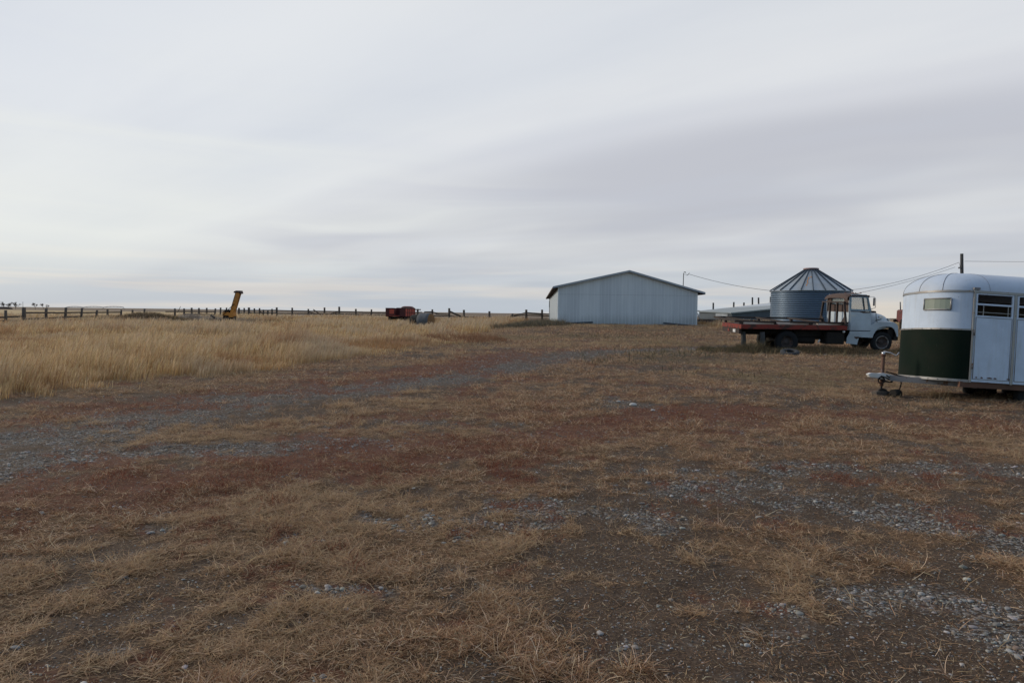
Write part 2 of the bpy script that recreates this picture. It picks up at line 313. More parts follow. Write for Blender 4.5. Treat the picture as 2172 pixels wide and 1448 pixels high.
# --- object plumbing
def tag(o, label=None, cat=None, group=None, kind=None):
    if label: o['label'] = label
    if cat: o['category'] = cat
    if group: o['group'] = group
    if kind: o['kind'] = kind
    return o
def empty(name, loc, label, cat, group=None):
    o = bpy.data.objects.new(name, None); col.objects.link(o); o.location = loc; o.empty_display_size = .3
    return tag(o, label, cat, group)
def org(o):
    v = Vector((0,0,0))
    while o is not None: v = v + o.location; o = o.parent
    return v
class MB:
    def __init__(s): s.v = []; s.f = []; s.sm = []
    def add(s, vs, fs, smooth=False):
        b = len(s.v); s.v += [tuple(p) for p in vs]; s.f += [tuple(i+b for i in f) for f in fs]; s.sm += [smooth]*len(fs); return s
    def box(s, a, b):
        x0,y0,z0 = (min(a[i],b[i]) for i in range(3)); x1,y1,z1 = (max(a[i],b[i]) for i in range(3))
        return s.add([(x0,y0,z0),(x1,y0,z0),(x1,y1,z0),(x0,y1,z0),(x0,y0,z1),(x1,y0,z1),(x1,y1,z1),(x0,y1,z1)],
                     [(3,2,1,0),(4,5,6,7),(0,1,5,4),(1,2,6,5),(2,3,7,6),(3,0,4,7)])
    def beam(s, p, q, w, h, up=(0,0,1)):
        p = Vector(p); q = Vector(q); d = (q-p).normalized(); up = Vector(up)
        sd = d.cross(up); sd = sd.normalized() if sd.length > 1e-4 else Vector((1,0,0)); u = sd.cross(d)
        c = [(-1,-1),(1,-1),(1,1),(-1,1)]
        vs = [e + sd*(a*w/2) + u*(b*h/2) for e in (p,q) for a,b in c]
        return s.add(vs, [(3,2,1,0),(4,5,6,7),(0,1,5,4),(1,2,6,5),(2,3,7,6),(3,0,4,7)])
    def tube(s, pts, r, n=8, cap=True, smooth=True):
        pts = [Vector(p) for p in pts]; K = len(pts); rs = r if isinstance(r, (list,tuple)) else [r]*K
        vs = []
        for i,p in enumerate(pts):
            d = (pts[min(i+1,K-1)]-pts[max(i-1,0)]).normalized()
            ref = Vector((0,0,1)) if abs(d.z) < .9 else Vector((1,0,0))
            a = d.cross(ref).normalized(); b = a.cross(d)
            for k in range(n):
                t = 2*math.pi*k/n; vs.append(p + a*(rs[i]*math.cos(t)) + b*(rs[i]*math.sin(t)))
        fs = [(i*n+k, i*n+(k+1)%n, (i+1)*n+(k+1)%n, (i+1)*n+k) for i in range(K-1) for k in range(n)]
        s.add(vs, fs, smooth)
        if cap: s.add(vs[:n], [tuple(range(n))]); s.add(vs[-n:], [tuple(range(n))[::-1]])
        return s
    def lathe(s, c, prof, axis='y', n=40, smooth=True, a0=0., a1=2*math.pi):
        """prof: (radius, offset along the axis)"""
        c = Vector(c); vs = []; full = abs(a1-a0-2*math.pi) < 1e-6; m = n if full else n+1
        for r,o in prof:
            for k in range(m):
                t = a0+(a1-a0)*k/n; a, b = r*math.cos(t), r*math.sin(t)
                vs.append(c + (Vector((a,o,b)) if axis == 'y' else Vector((a,b,o)) if axis == 'z' else Vector((o,a,b))))
        fs = []
        for i in range(len(prof)-1):
            for k in range(n):
                k2 = (k+1)%m; fs.append((i*m+k, i*m+k2, (i+1)*m+k2, (i+1)*m+k))
        return s.add(vs, fs, smooth)
    def plate(s, outer, holes, fn, th, bev=0):
        """flat plate with holes; fn(u, v, w) -> point, w from 0 to th"""
        loops = [outer] + list(holes); flat = [p for l in loops for p in l]
        tris = tessellate_polygon([[Vector((p[0],p[1],0)) for p in l] for l in loops])
        s.add([fn(p[0],p[1],0) for p in flat], [tuple(t) for t in tris]); s.add([fn(p[0],p[1],th) for p in flat], [tuple(t)[::-1] for t in tris])
        for l in loops:
            k = len(l); vs = [fn(p[0],p[1],0) for p in l] + [fn(p[0],p[1],th) for p in l]
            s.add(vs, [(i,(i+1)%k,k+(i+1)%k,k+i) for i in range(k)])
        return s
    def build(s, name, mat, parent=None, bevel=0, loc=None):
        o0 = org(parent) if parent is not None else Vector(loc or (0,0,0))
        me = bpy.data.meshes.new(name); me.from_pydata([(x-o0.x,y-o0.y,z-o0.z) for x,y,z in s.v], [], s.f)
        me.polygons.foreach_set('use_smooth', s.sm); me.validate(); me.update()
        bm = bmesh.new(); bm.from_mesh(me); bmesh.ops.remove_doubles(bm, verts=bm.verts, dist=1e-5)
        bmesh.ops.recalc_face_normals(bm, faces=bm.faces); bm.to_mesh(me); bm.free()
        me.materials.append(MT[mat] if isinstance(mat, str) else mat)
        o = bpy.data.objects.new(name, me); col.objects.link(o)
        if parent is not None: o.parent = parent
        else: o.location = o0
        if bevel:
            b = o.modifiers.new('bevel', 'BEVEL'); b.width = bevel; b.segments = 2; b.limit_method = 'ANGLE'; b.angle_limit = R(35)
        return o

# ------------------------------------------------------------------ ground
ang = np.concatenate([np.linspace(-62, 62, 720), np.linspace(62, 298, 70)[1:-1]])
ang = np.radians(ang); NA = len(ang)
rad = np.concatenate([[.4, .9, 1.4], np.geomspace(1.8, 6000, 470)]); NR = len(rad)
AA, RR = np.meshgrid(ang, rad); gx = (RR*np.sin(AA)).ravel(); gy = (RR*np.cos(AA)).ravel(); gz = H(gx, gy)
gx = np.append(gx, 0); gy = np.append(gy, 0); gz = np.append(gz, Hs(0, 0))
gm, rm, grm, stm, tlm, n1_, n2_ = masks(gx, gy)
i, j = np.meshgrid(np.arange(NR-1), np.arange(NA), indexing='ij'); j2 = (j+1) % NA
quads = np.stack([i*NA+j, i*NA+j2, (i+1)*NA+j2, (i+1)*NA+j], -1).reshape(-1, 4)[:, ::-1]
jj = np.arange(NA); tri = np.stack([np.full(NA, NR*NA), (jj+1) % NA, jj], -1)
def raw_mesh(name, verts, polys_list, smooth=True):
    me = bpy.data.meshes.new(name); nv = len(verts); me.vertices.add(nv); me.vertices.foreach_set('co', np.asarray(verts, np.float32).ravel())
    loops = np.concatenate([p.ravel() for p in polys_list]); tot = np.concatenate([np.full(len(p), p.shape[1]) for p in polys_list])
    st = np.concatenate([[0], np.cumsum(tot)[:-1]])
    me.loops.add(len(loops)); me.loops.foreach_set('vertex_index', loops.astype(np.int32))
    me.polygons.add(len(tot)); me.polygons.foreach_set('loop_start', st.astype(np.int32))
    me.polygons.foreach_set('use_smooth', np.full(len(tot), smooth)); me.update(calc_edges=True); return me
def colattr(me, name, c):
    a = me.color_attributes.new(name, 'FLOAT_COLOR', 'POINT'); a.data.foreach_set('color', np.asarray(c, np.float32).ravel())
gme = raw_mesh('ground', np.stack([gx, gy, gz], -1), [quads, tri])
yel = S(gy, 95, 120)*(1-S(gy, 300, 360))*(1-S(gx/np.maximum(gy,1), -.42, -.30))   # pale stubble field out to the left
far = S(gy, 100, 160)
colattr(gme, 'cover', np.stack([gm, rm, stm, grm], -1)); colattr(gme, 'field', np.stack([tlm*(1-S(gy,85,105)), yel, far, np.ones_like(far)], -1))
mg, b = new_mat('ground')
ca = nt.nodes.new('ShaderNodeVertexColor'); ca.layer_name = 'cover'; cb = nt.nodes.new('ShaderNodeVertexColor'); cb.layer_name = 'field'
sa = nt.nodes.new('ShaderNodeSeparateColor'); L(ca.outputs[0], sa.inputs[0]); sb = nt.nodes.new('ShaderNodeSeparateColor'); L(cb.outputs[0], sb.inputs[0])
P = objco()
big = NOISE(P, .6, 5, .6); med = NOISE(P, 5., 5, .65); fin = NOISE(P, 60., 3, .7); mic = NOISE(P, 17., 4, .7)
c = MIX(med, (.026,.018,.013), (.075,.052,.038)); c = MIX(SM(fin, .40, .72, 0., .5), c, (.17,.12,.085))
vo = nt.nodes.new('ShaderNodeTexVoronoi'); vo.inputs['Scale'].default_value = 34.; vo.inputs['Randomness'].default_value = 1.; L(P, vo.inputs['Vector'])
vs = nt.nodes.new('ShaderNodeSeparateColor'); L(vo.outputs['Color'], vs.inputs[0])
peb = MIX(vs.outputs[0], (.07,.07,.068), (.34,.335,.325)); peb = MIX(SM(vo.outputs['Distance'], .35, .62), peb, (.045,.038,.034))
c = MIX(SM(med, .55, .75, 0., .35), c, (.12,.115,.11))
c = MIX(M('MULTIPLY', sa.outputs[0], SM(mic, .36, .62, .1, .9)), c, peb)
st = MIX(mic, (.040,.024,.014), (.21,.125,.068)); st = MIX(SM(fin, .45, .7, 0., .6), st, (.34,.22,.13))
c = MIX(M('MULTIPLY', sa.outputs[2], SM(mic, .32, .58, .15, .85)), c, st)
rd = MIX(med, (.075,.030,.020), (.145,.062,.038))
c = MIX(M('MULTIPLY', sa.outputs[1], SM(mic, .32, .55, .3, .95)), c, rd)
c = MIX(M('MULTIPLY', M('MULTIPLY', ca.outputs[1], .55), SM(med, .38, .6)), c, MIX(mic, (.035,.036,.024), (.085,.08,.05)))
c = MIX(sb.outputs[0], c, MIX(med, (.13,.095,.055), (.22,.165,.10)))
farb = NOISE(mapping(P, (.004,.016,1)), 1., 4, .6)
fc = MIX(farb, (.13,.095,.07), (.21,.165,.12)); c = MIX(sb.outputs[2], c, fc)
c = MIX(sb.outputs[1], c, MIX(NOISE(mapping(P, (.02,.08,1)), 1., 3, .6), (.34,.25,.135), (.42,.32,.18)))
setc(b, c, .95, 0, .12)
bh = M('ADD', M('MULTIPLY', fin, .5), M('MULTIPLY', M('MULTIPLY', sa.outputs[0], M('SUBTRACT', 1., vo.outputs['Distance'])), 1.3))
bump(b, bh, .012, .8)
gme.materials.append(mg); go = bpy.data.objects.new('ground', gme); col.objects.link(go)
tag(go, 'flat prairie yard of dirt, gravel and matted dry grass running to the horizon', 'ground', kind='structure')

# ------------------------------------------------------------------ stuff: straw, grass, pebbles
def fan(n, y0, y1, p, side=.80, marg=1.2):
    """points in front of the camera, density falling with distance"""
    u = rng.random(n); q = 1-p+1   # pdf in y ~ y^(1-p)
    if abs(q) < 1e-6: y = y0*(y1/y0)**u
    else: y = (y0**q + u*(y1**q-y0**q))**(1/q)
    x = (rng.random(n)*2-1)*(side*y+marg); return x, y
def ribbons(name, pts, wv, wd, colr, mat, label, cat, group=None):
    """pts (n,K,3), wv (n,3) unit width vector, wd (n,), colr (n,3)"""
    n, K, _ = pts.shape; V = np.empty((n, 2*K-1, 3), np.float32)
    for k in range(K-1):
        f = (1-.55*k/(K-1)); V[:, 2*k] = pts[:, k] - wv*(wd*f*.5)[:, None]; V[:, 2*k+1] = pts[:, k] + wv*(wd*f*.5)[:, None]
    V[:, -1] = pts[:, -1]
    base = (np.arange(n)*(2*K-1))[:, None]
    q = np.concatenate([base+np.array([[2*k, 2*k+1, 2*k+3, 2*k+2]]) for k in range(K-2)], 0) if K > 2 else np.zeros((0,4), int)
    t = base+np.array([[2*K-4, 2*K-3, 2*K-2]])
    me = raw_mesh(name, V.reshape(-1, 3), [q, t] if len(q) else [t], False)
    c4 = np.ones((n, 2*K-1, 4), np.float32); c4[:, :, :3] = colr if colr.ndim == 3 else colr[:, None, :]
    colattr(me, 'tint', c4.reshape(-1, 4)); me.materials.append(mat)
    o = bpy.data.objects.new(name, me); col.objects.link(o); tag(o, label, cat, group, 'stuff'); return o
mstr, b = new_mat('dry_stem'); va = nt.nodes.new('ShaderNodeVertexColor'); va.layer_name = 'tint'
setc(b, va.outputs[0], .75, 0, .25)
tr_ = nt.nodes.new('ShaderNodeBsdfTranslucent'); L(va.outputs[0], tr_.inputs[0]); ms = nt.nodes.new('ShaderNodeMixShader'); ms.inputs[0].default_value = .36
out = [n for n in nt.nodes if n.type == 'OUTPUT_MATERIAL'][0]; L(b.outputs[0], ms.inputs[1]); L(tr_.outputs[0], ms.inputs[2]); L(ms.outputs[0], out.inputs[0])

def palette(n, cols, probs, var=.25):
    cols = np.array(cols); k = rng.choice(len(cols), n, p=probs); c = cols[k]*(1 + (rng.random((n,1))-.5)*2*var)
    return c*(1+(rng.random((n,3))-.5)*.12)
STRAW = ([(.45,.305,.185),(.35,.21,.118),(.68,.53,.38),(.11,.065,.04),(.27,.14,.075)], [.32,.25,.15,.16,.12])
REDW = ([(.18,.058,.033),(.12,.042,.027),(.25,.10,.055),(.33,.20,.12)], [.36,.27,.20,.17])
LITTER = ([(.30,.20,.12),(.20,.125,.07),(.44,.34,.22),(.10,.065,.042)], [.34,.32,.14,.20])
GRNW = ([(.07,.072,.045),(.045,.047,.032),(.12,.105,.06),(.20,.15,.085)], [.34,.30,.20,.16])

def mat_layer(name, n, y0, y1, p, Lr, wr, lift, label, cat, which):
    x, y = fan(n, y0, y1, p); g, r, gr, s, t, a, b_ = masks(x, y)
    clump = .55*fbm(x, y, 3.5 if y1 < 15 else 1.6, 3, 123) + .45*fbm(x, y, 9. if y1 < 15 else 4., 2, 128)
    if which == 'straw': pr = s*(.25+.75*S(clump, .34, .58))*(1-.55*r)*(1-.6*gr)*(1-.6*t) + .03
    elif which == 'red': pr = r*(.3+.7*S(clump, .36, .6))*(1-.4*g)
    elif which == 'litter': pr = (.22 + .7*s)*(1-.5*g)*(1-t)
    else: pr = gr*.9*S(clump, .3, .6)
    keep = rng.random(n) < pr; x, y, clump, r = x[keep], y[keep], clump[keep], r[keep]; n = len(x)
    z = H(x, y); th = rng.random(n)*2*math.pi; Ln = (Lr[0] + (Lr[1]-Lr[0])*rng.random(n)**1.8)*(.6+.9*S(clump, .35, .7))
    el = np.abs(rng.normal(0, .5, n))*lift[0] + lift[1]*S(clump, .4, .7)*rng.random(n)
    d = np.stack([np.cos(th)*np.cos(el), np.sin(th)*np.cos(el), np.sin(el)], -1)
    th2 = th + rng.normal(0, .6, n); el2 = el*.5 - .15 + rng.normal(0, .35, n)
    d2 = np.stack([np.cos(th2)*np.cos(el2), np.sin(th2)*np.cos(el2), np.sin(el2)], -1)
    dm = d+d2; dm /= np.linalg.norm(dm, axis=1)[:, None]
    p0 = np.stack([x, y, z + rng.random(n)*.014*(lift[0]+lift[1])], -1); p1 = p0 + d*(Ln*.34)[:, None]; pm = p1 + dm*(Ln*.33)[:, None]; p2 = pm + d2*(Ln*.33)[:, None]
    p2[:, 2] = np.maximum(p2[:, 2], z+.003); pm[:, 2] = np.maximum(pm[:, 2], z+.003)
    K = np.stack([p0, p1, pm, p2], 1) if y1 < 15 and Lr[1] > .06 else np.stack([p0, pm, p2], 1)
    hv = np.stack([-np.sin(th), np.cos(th), rng.normal(0, .5, n)], -1); hv /= np.linalg.norm(hv, axis=1)[:, None]
    wd = (wr[0]+(wr[1]-wr[0])*rng.random(n))*np.maximum(1, y/9.)**.85
    pal = {'litter': LITTER, 'straw': STRAW, 'red': REDW, 'green': GRNW}[which]
    cc = palette(n, *pal)
    if which == 'straw':
        pa = S(fbm(x, y, .22, 3, 510), .38, .60)[:, None]*.8*S(y, 11, 17)[:, None]; cc = cc*(1-pa) + palette(n, [(.25,.205,.12),(.15,.13,.08),(.40,.32,.20)], [.35,.3,.35])*pa
        pb = S(fbm(x, y, .5, 3, 540), .50, .66)[:, None]*.65; cc = cc*(1-pb) + palette(n, [(.52,.38,.235),(.38,.26,.155)], [.5,.5])*pb
    ribbons(name, K, hv, wd, cc, mstr, label, cat)
mat_layer('dry_grass', 620000, 2.3, 9.5, 1.55, (.03,.13), (.0022,.0042), (.55,.5), 'matted pale straw lying over the dirt in the foreground', 'dry grass', 'straw')
mat_layer('straw_litter', 900000, 2.3, 14, 1.5, (.008,.045), (.0016,.0034), (.22,.1), 'short broken straw scattered flat over the foreground dirt', 'straw', 'litter')
mat_layer('dry_grass', 560000, 9.3, 26, 1.9, (.05,.15), (.0026,.005), (.7,.6), 'short tan dry grass covering the middle of the yard', 'dry grass', 'straw')
mat_layer('dry_grass', 420000, 25, 62, 1.9, (.07,.22), (.0032,.006), (.9,.7), 'rough brown dry grass growing between the track and the metal shed', 'dry grass', 'straw')
mat_layer('red_weeds', 420000, 4.0, 34, 1.8, (.03,.09), (.0028,.005), (.9,.7), 'low rust red weeds spread in patches along the gravel track', 'weeds', 'red')
mat_layer('green_weeds', 90000, 10, 62, 1.6, (.12,.34), (.005,.010), (1.7,.8), 'dark grey green weeds growing round the flatbed truck and the shed', 'weeds', 'green')

# tall field
def tall_layer(name, n, y0, y1, p, hr, label, fuzz=1.0):
    x, y = fan(n, y0, y1, p, .84, 1.5); g, r, gr, s, t, a, b_ = masks(x, y)
    patch = fbm(x, y, .16, 3, 200); p2 = fbm(x, y*.6, .5, 3, 230); cl = fbm(x, y, 2.2, 2, 260)
    bx = np.interp(y, TBY, TBX); edge = np.clip((bx-x)/2.5, 0, 1)
    keep = (rng.random(n) < t*(.35+.65*S(cl, .25, .55))) & ~((np.abs(x-W(1333,690,66).x) < 8) & (y > 58) & (y < 106))
    x, y, patch, p2, cl, edge = (q[keep] for q in (x, y, patch, p2, cl, edge)); n = len(x); z = H(x, y)
    h = (hr[0]+(hr[1]-hr[0])*rng.random(n)**1.3)*(.45+.55*S(patch, .3, .6))*(.72+.56*S(fbm(x, y, 1.3, 3, 280), .3, .7))*(.35+.65*np.where(y < 45, edge, 1))*(.75+.5*S(p2, .3, .7))
    sparse = S(x, MOUND[0]-6, MOUND[0]-2)*(1-S(x, MOUND[0]+10, MOUND[0]+14))*S(y, 57, 60)*(1-S(y, 70, 74)); h = h*(1-.45*sparse)
    h = h*(1-.62*np.exp(-(((x+12.6)/3.2)**4+((y-71)/3.)**4)))*(1-.45*np.exp(-(((x-W(897,680,59).x)/1.8)**4+((y-58.5)/1.6)**4)))
    th = rng.normal(.2, 1.1, n); lean = np.abs(rng.normal(.22, .22, n)); wind = .10
    dx_ = np.cos(th)*lean+wind; dy_ = np.sin(th)*lean
    p0 = np.stack([x, y, z], -1); p1 = p0 + np.stack([dx_*h*.25, dy_*h*.25, h*.5], -1); p2_ = p1 + np.stack([dx_*h*.45, dy_*h*.45, h*.38], -1); p3 = p2_ + np.stack([dx_*h*.7, dy_*h*.5, h*(.12-lean*.2)], -1)
    K = np.stack([p0, p1, p2_, p3], 1); a_ = rng.normal(0, .7, n); wv = np.stack([np.cos(a_), np.sin(a_), np.zeros(n)], -1)
    wd = (.0045+.005*rng.random(n))*np.maximum(1, y/15.)**.9*fuzz
    c1 = palette(n, [(.60,.47,.28),(.52,.37,.195),(.68,.56,.38),(.30,.19,.10)], [.4,.28,.2,.12], .2)
    grey = palette(n, [(.55,.47,.36),(.44,.36,.26)], [.6,.4], .15); redd = palette(n, [(.36,.19,.09),(.28,.14,.07)], [.5,.5], .2)
    gmix = S(p2, .50, .66)[:, None]*.75; c_ = c1*(1-gmix)+grey*gmix
    rmix = (S(fbm(x, y, .35, 3, 300), .60, .72)*.6)[:, None]; c_ = c_*(1-rmix)+redd*rmix
    c_ = c_*(1-.5*sparse[:, None])
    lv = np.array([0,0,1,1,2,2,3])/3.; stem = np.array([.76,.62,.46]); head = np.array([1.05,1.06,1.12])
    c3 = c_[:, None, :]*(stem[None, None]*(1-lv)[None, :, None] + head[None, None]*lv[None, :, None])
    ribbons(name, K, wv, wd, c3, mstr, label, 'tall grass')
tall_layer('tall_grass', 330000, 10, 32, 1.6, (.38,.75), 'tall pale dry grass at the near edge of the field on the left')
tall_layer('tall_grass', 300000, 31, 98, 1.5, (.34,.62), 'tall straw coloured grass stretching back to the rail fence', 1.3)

# weeds on the mound and brush by the shed
def brush(name, cx, cy, rx, ry, n, hr, cols, label, cat='brush', y_w=.02):
    t = rng.random(n)*2*math.pi; rr = np.sqrt(rng.random(n)); x = cx+rx*rr*np.cos(t); y = cy+ry*rr*np.sin(t); z = H(x, y)
    cl = fbm(x, y, .9, 3, 400); h = (hr[0]+(hr[1]-hr[0])*rng.random(n))*(.4+.9*S(cl, .3, .7))*(1-.5*rr**3)
    th = rng.random(n)*2*math.pi; le = .25+.5*rng.random(n)
    d = np.stack([np.cos(th)*le, np.sin(th)*le, np.ones(n)], -1)*h[:, None]
    p0 = np.stack([x, y, z], -1); p1 = p0+d*.5; p2 = p1+d*.5+np.stack([rng.normal(0,.2,n)*h, rng.normal(0,.2,n)*h, -np.abs(rng.normal(0,.15,n))*h], -1)
    wv = np.stack([np.cos(th*3), np.sin(th*3), np.zeros(n)], -1)
    ribbons(name, np.stack([p0,p1,p2],1), wv, y_w*(.5+rng.random(n)), palette(n, cols[0], cols[1]), mstr, label, cat)
brush('mound_weeds', MOUND[0], 62, 5.0, 2.4, 16000, (.12,.34), ([(.13,.10,.06),(.075,.06,.04),(.22,.16,.11),(.30,.22,.15)], [.35,.25,.25,.15]), 'dark brownish weeds covering the earth mound beside the rail fence', 'weeds')
brush('tumbleweeds', W(445,680,66).x, 65, 4.6, 1.6, 9000, (.2,.7), ([(.30,.27,.24),(.20,.17,.15),(.42,.36,.30)], [.4,.35,.25]), 'grey brown tumbleweeds caught around the yellow machine', 'tumbleweed')
brush('sagebrush', W(1120,690,56).x, 57, 3.9, 2.8, 8000, (.2,.65), ([(.11,.11,.08),(.15,.145,.115),(.07,.062,.045),(.24,.18,.12)], [.3,.25,.2,.25]), 'dark grey green brush at the left corner of the metal shed')
brush('russet_weeds', G(965,722)[0], G(965,722)[1], 2.6, 3., 6000, (.2,.45), ([(.24,.12,.07),(.19,.10,.06),(.3,.2,.12)], [.4,.3,.3]), 'reddish brown dry weeds at the right hand end of the tall field', 'weeds', .012)
brush('truck_weeds', W(1592,740,28.2).x, 28.3, 2.2, 1.3, 13000, (.2,.6), ([(.07,.068,.042),(.04,.04,.028),(.16,.12,.07),(.28,.2,.11)], [.36,.30,.22,.12]), 'dark green weeds growing up round the rear of the flatbed truck', 'weeds', .008)
brush('truck_weeds', W(1800,745,28).x, 28.4, 3.4, 1.3, 10000, (.12,.36), ([(.06,.055,.036),(.13,.09,.05),(.2,.14,.08)], [.35,.35,.3]), 'brown weeds growing under the fuel tank and cab of the flatbed', 'weeds', .008)

# pebbles
bm = bmesh.new(); bmesh.ops.create_icosphere(bm, subdivisions=1, radius=1.0)
ico_v = np.array([v.co[:] for v in bm.verts]); ico_f = np.array([[v.index for v in f.verts] for f in bm.faces]); bm.free()
bm = bmesh.new(); bmesh.ops.create_icosphere(bm, subdivisions=2, radius=1.0)
ico2_v = np.array([v.co[:] for v in bm.verts]); ico2_f = np.array([[v.index for v in f.verts] for f in bm.faces]); bm.free()
def pebbles(name, n, y0, y1, p, sz, iv, iff, label, base=.035):
    x, y = fan(n, y0, y1, p); g, r, gr, s, t, a, b_ = masks(x, y)
    cl = fbm(x, y, 5., 2, 77); keep = rng.random(n) < (g*.62*(.22+.78*S(cl, .38, .64)) + base*(1-s))*(1-t); x, y = x[keep], y[keep]; n = len(x)
    sc = (sz[0]+(sz[1]-sz[0])*rng.random(n)**4.2)*np.maximum(1, y/11.)**.75
    z = H(x, y); a_ = rng.random(n)*2*math.pi; ex = 1+.7*rng.random(n); ez = .35+.35*rng.random(n)
    V = iv[None]*(1+(rng.random((n, len(iv), 1))-.5)*.38)
    X = V[:, :, 0]*ex[:, None]; Y = V[:, :, 1]; Z = V[:, :, 2]*ez[:, None]
    c, s_n = np.cos(a_)[:, None], np.sin(a_)[:, None]
    P3 = np.stack([(X*c-Y*s_n)*sc[:, None]+x[:, None], (X*s_n+Y*c)*sc[:, None]+y[:, None], (Z+.15)*sc[:, None]+z[:, None]], -1)
    F3 = (iff[None]+(np.arange(n)*len(iv))[:, None, None]).reshape(-1, 3)
    me = raw_mesh(name, P3.reshape(-1, 3), [F3], True)
    cc = palette(n, [(.145,.14,.13),(.24,.235,.225),(.34,.33,.315),(.09,.082,.074),(.20,.16,.12)], [.30,.30,.20,.10,.10], .2)
    c4 = np.ones((n, len(iv), 4)); c4[:, :, :3] = cc[:, None]; colattr(me, 'tint', c4.reshape(-1, 4)); me.materials.append(mpeb)
    o = bpy.data.objects.new(name, me); col.objects.link(o); tag(o, label, 'gravel', None, 'stuff')
mpeb, b = new_mat('pebble'); va = nt.nodes.new('ShaderNodeVertexColor'); va.layer_name = 'tint'
pn = NOISE(objco(), 120., 3, .6); setc(b, MIX(SM(pn, .4, .8, 0., .45), va.outputs[0], (.09,.08,.07)), .7, 0, .3)
pebbles('gravel', 60000, 2.3, 8, 1.5, (.006,.019), ico2_v, ico2_f, 'rounded grey pebbles showing through the dirt in the foreground', .012)
pebbles('gravel', 240000, 2.3, 9, 1.5, (.0025,.008), ico_v, ico_f, 'fine grit and small stones between the pebbles in the foreground', .2)
pebbles('gravel', 300000, 8, 30, 1.9, (.0045,.015), ico_v, ico_f, 'crushed grey gravel lying in bands along the track', .11)
rk = MB()
for px, py, r_ in ((1343, 860, .055), (1312, 853, .03), (1385, 872,.03)):
    x, y = G(px, py)
    k = MB(); vv = [(x+p[0]*r_*1.25*(1+.2*math.sin(9*p[1])), y+p[1]*r_, Hs(x, y)+.02+p[2]*r_*.55) for p in ico2_v]; k.add(vv, [tuple(f) for f in ico2_f], True)
    o = k.build('stone', plain('stone', (.42,.42,.41), .8), loc=(x, y, Hs(x, y)))
    tag(o, {1343:'white stone, largest of the few in the middle of the yard', 1312:'small pale stone just left of the white stone in the yard', 1385:'small pale stone just right of the white stone in the yard'}[px], 'stone')

# ------------------------------------------------------------------ horse trailer
TX, TY = W(2063, 803.5, 13.2).x - .075, 13.2
fz = W(2063, 803.5, 13.2).z     # floor level
tz = Hs(TX+2.2, TY+1)
TR = empty('horse_trailer', (TX, TY+.975, fz), 'white horse trailer with rounded roof and dark green panel on its lower nose', 'trailer')
HW = .975; X0, A_ = .30, .87; LEN = 4.6
def tp(x, y, z): return (TX+x, TY+HW+y, fz+z)
def nose(th, s=1.0, ex=2.6):
    c, s2_ = math.cos(th), math.sin(th)    # th -90 (near side) .. 90 (far side)
    return (X0 - s*A_*abs(c)**(2/ex), s*HW*math.copysign(abs(s2_)**(2/ex), s2_))
THS = [R(-90+180*k/56) for k in range(57)]
def nose_strip(mb, z0, z1, off=0., skip=None, th_r=None):
    zs = z0 if isinstance(z0, list) else [z0, z1]
    ths = th_r or THS
    for a, b2 in zip(ths[:-1], ths[1:]):
        for za, zb in zip(zs[:-1], zs[1:]):
            if skip and skip(a, b2, za, zb): continue
            (xa, ya), (xb, yb) = nose(a, 1+off), nose(b2, 1+off)
            if ya < 0 and max(xa, xb) > .02:
                if min(xa, xb) > .02: continue
                xa, xb = min(xa, .02), min(xb, .02)
            mb.add([tp(xa,ya,za), tp(xb,yb,za), tp(xb,yb,zb), tp(xa,ya,zb)], [(0,1,2,3)], True)
# window position along the nose
def th_at(px):
    best = None
    for k in range(200):
        th = R(-90+k*.7); x, y = nose(th); q = Vector(tp(x, y, 1.3)); pxx = CX + F*(q.x/q.y)
        e = abs(pxx-px+1.0)
        if best is None or e < best[0]: best = (e, th)
        if pxx < 1925: break
    return best[1]
wa, wb = th_at(2012), th_at(1956)
wz0, wz1 = 1.33, 1.55
ths2 = sorted(set([t for t in THS if abs(t-wa) > .02 and abs(t-wb) > .02] + [wa, wb]))
m = MB(); nose_strip(m, [.95, wz0, wz1, 1.70], None, 0., lambda a, b2, za, zb: a >= wa-1e-6 and b2 <= wb+1e-6 and za >= wz0-1e-6 and zb <= wz1+1e-6, ths2)
mod = m.build('nose_panel', 'trailer_white', TR)
m = MB(); nose_strip(m, -.02, .95, .012); lo = m.build('lower_panel', 'green_panel', TR); lo['label'] = 'dark green panel round the lower nose'
m = MB(); nose_strip(m, .935, .965, .02); nose_strip(m, -.07, -.02, .02); nose_strip(m, 1.675, 1.715, .015); m.build('trim_strip', 'aluminium', TR)
for k in range(4, 54, 4):
    x, y = nose(R(-90+180*k/56), 1.024)
    for zz in (.95, -.045): riv = MB(); riv.lathe(tp(x, y, zz), [(0,-.008),(.008,-.008),(.008,.008),(0,.008)], 'y', 6); riv.build('rivet', 'grey_steel', TR)
wn = MB(); xa, ya = nose(wa, 1.015); xb, yb = nose(wb, 1.015)
wvec = [nose(wa+(wb-wa)*k/5, 1.018) for k in range(6)]
for z_ in (wz0, wz1): wn.tube([tp(x, y, z_) for x, y in wvec], .016, 5)
for x, y in (wvec[0], wvec[-1]): wn.tube([tp(x, y, wz0), tp(x, y, wz1)], .016, 5)
nw = wn.build('window', 'aluminium', TR)
wn = MB()
for (x1,y1),(x2,y2) in zip(wvec[:-1], wvec[1:]): wn.add([tp(x1,y1,wz0), tp(x2,y2,wz0), tp(x2,y2,wz1), tp(x1,y1,wz1)], [(0,1,2,3)])
wn.build('pane', 'glass_green', nw)
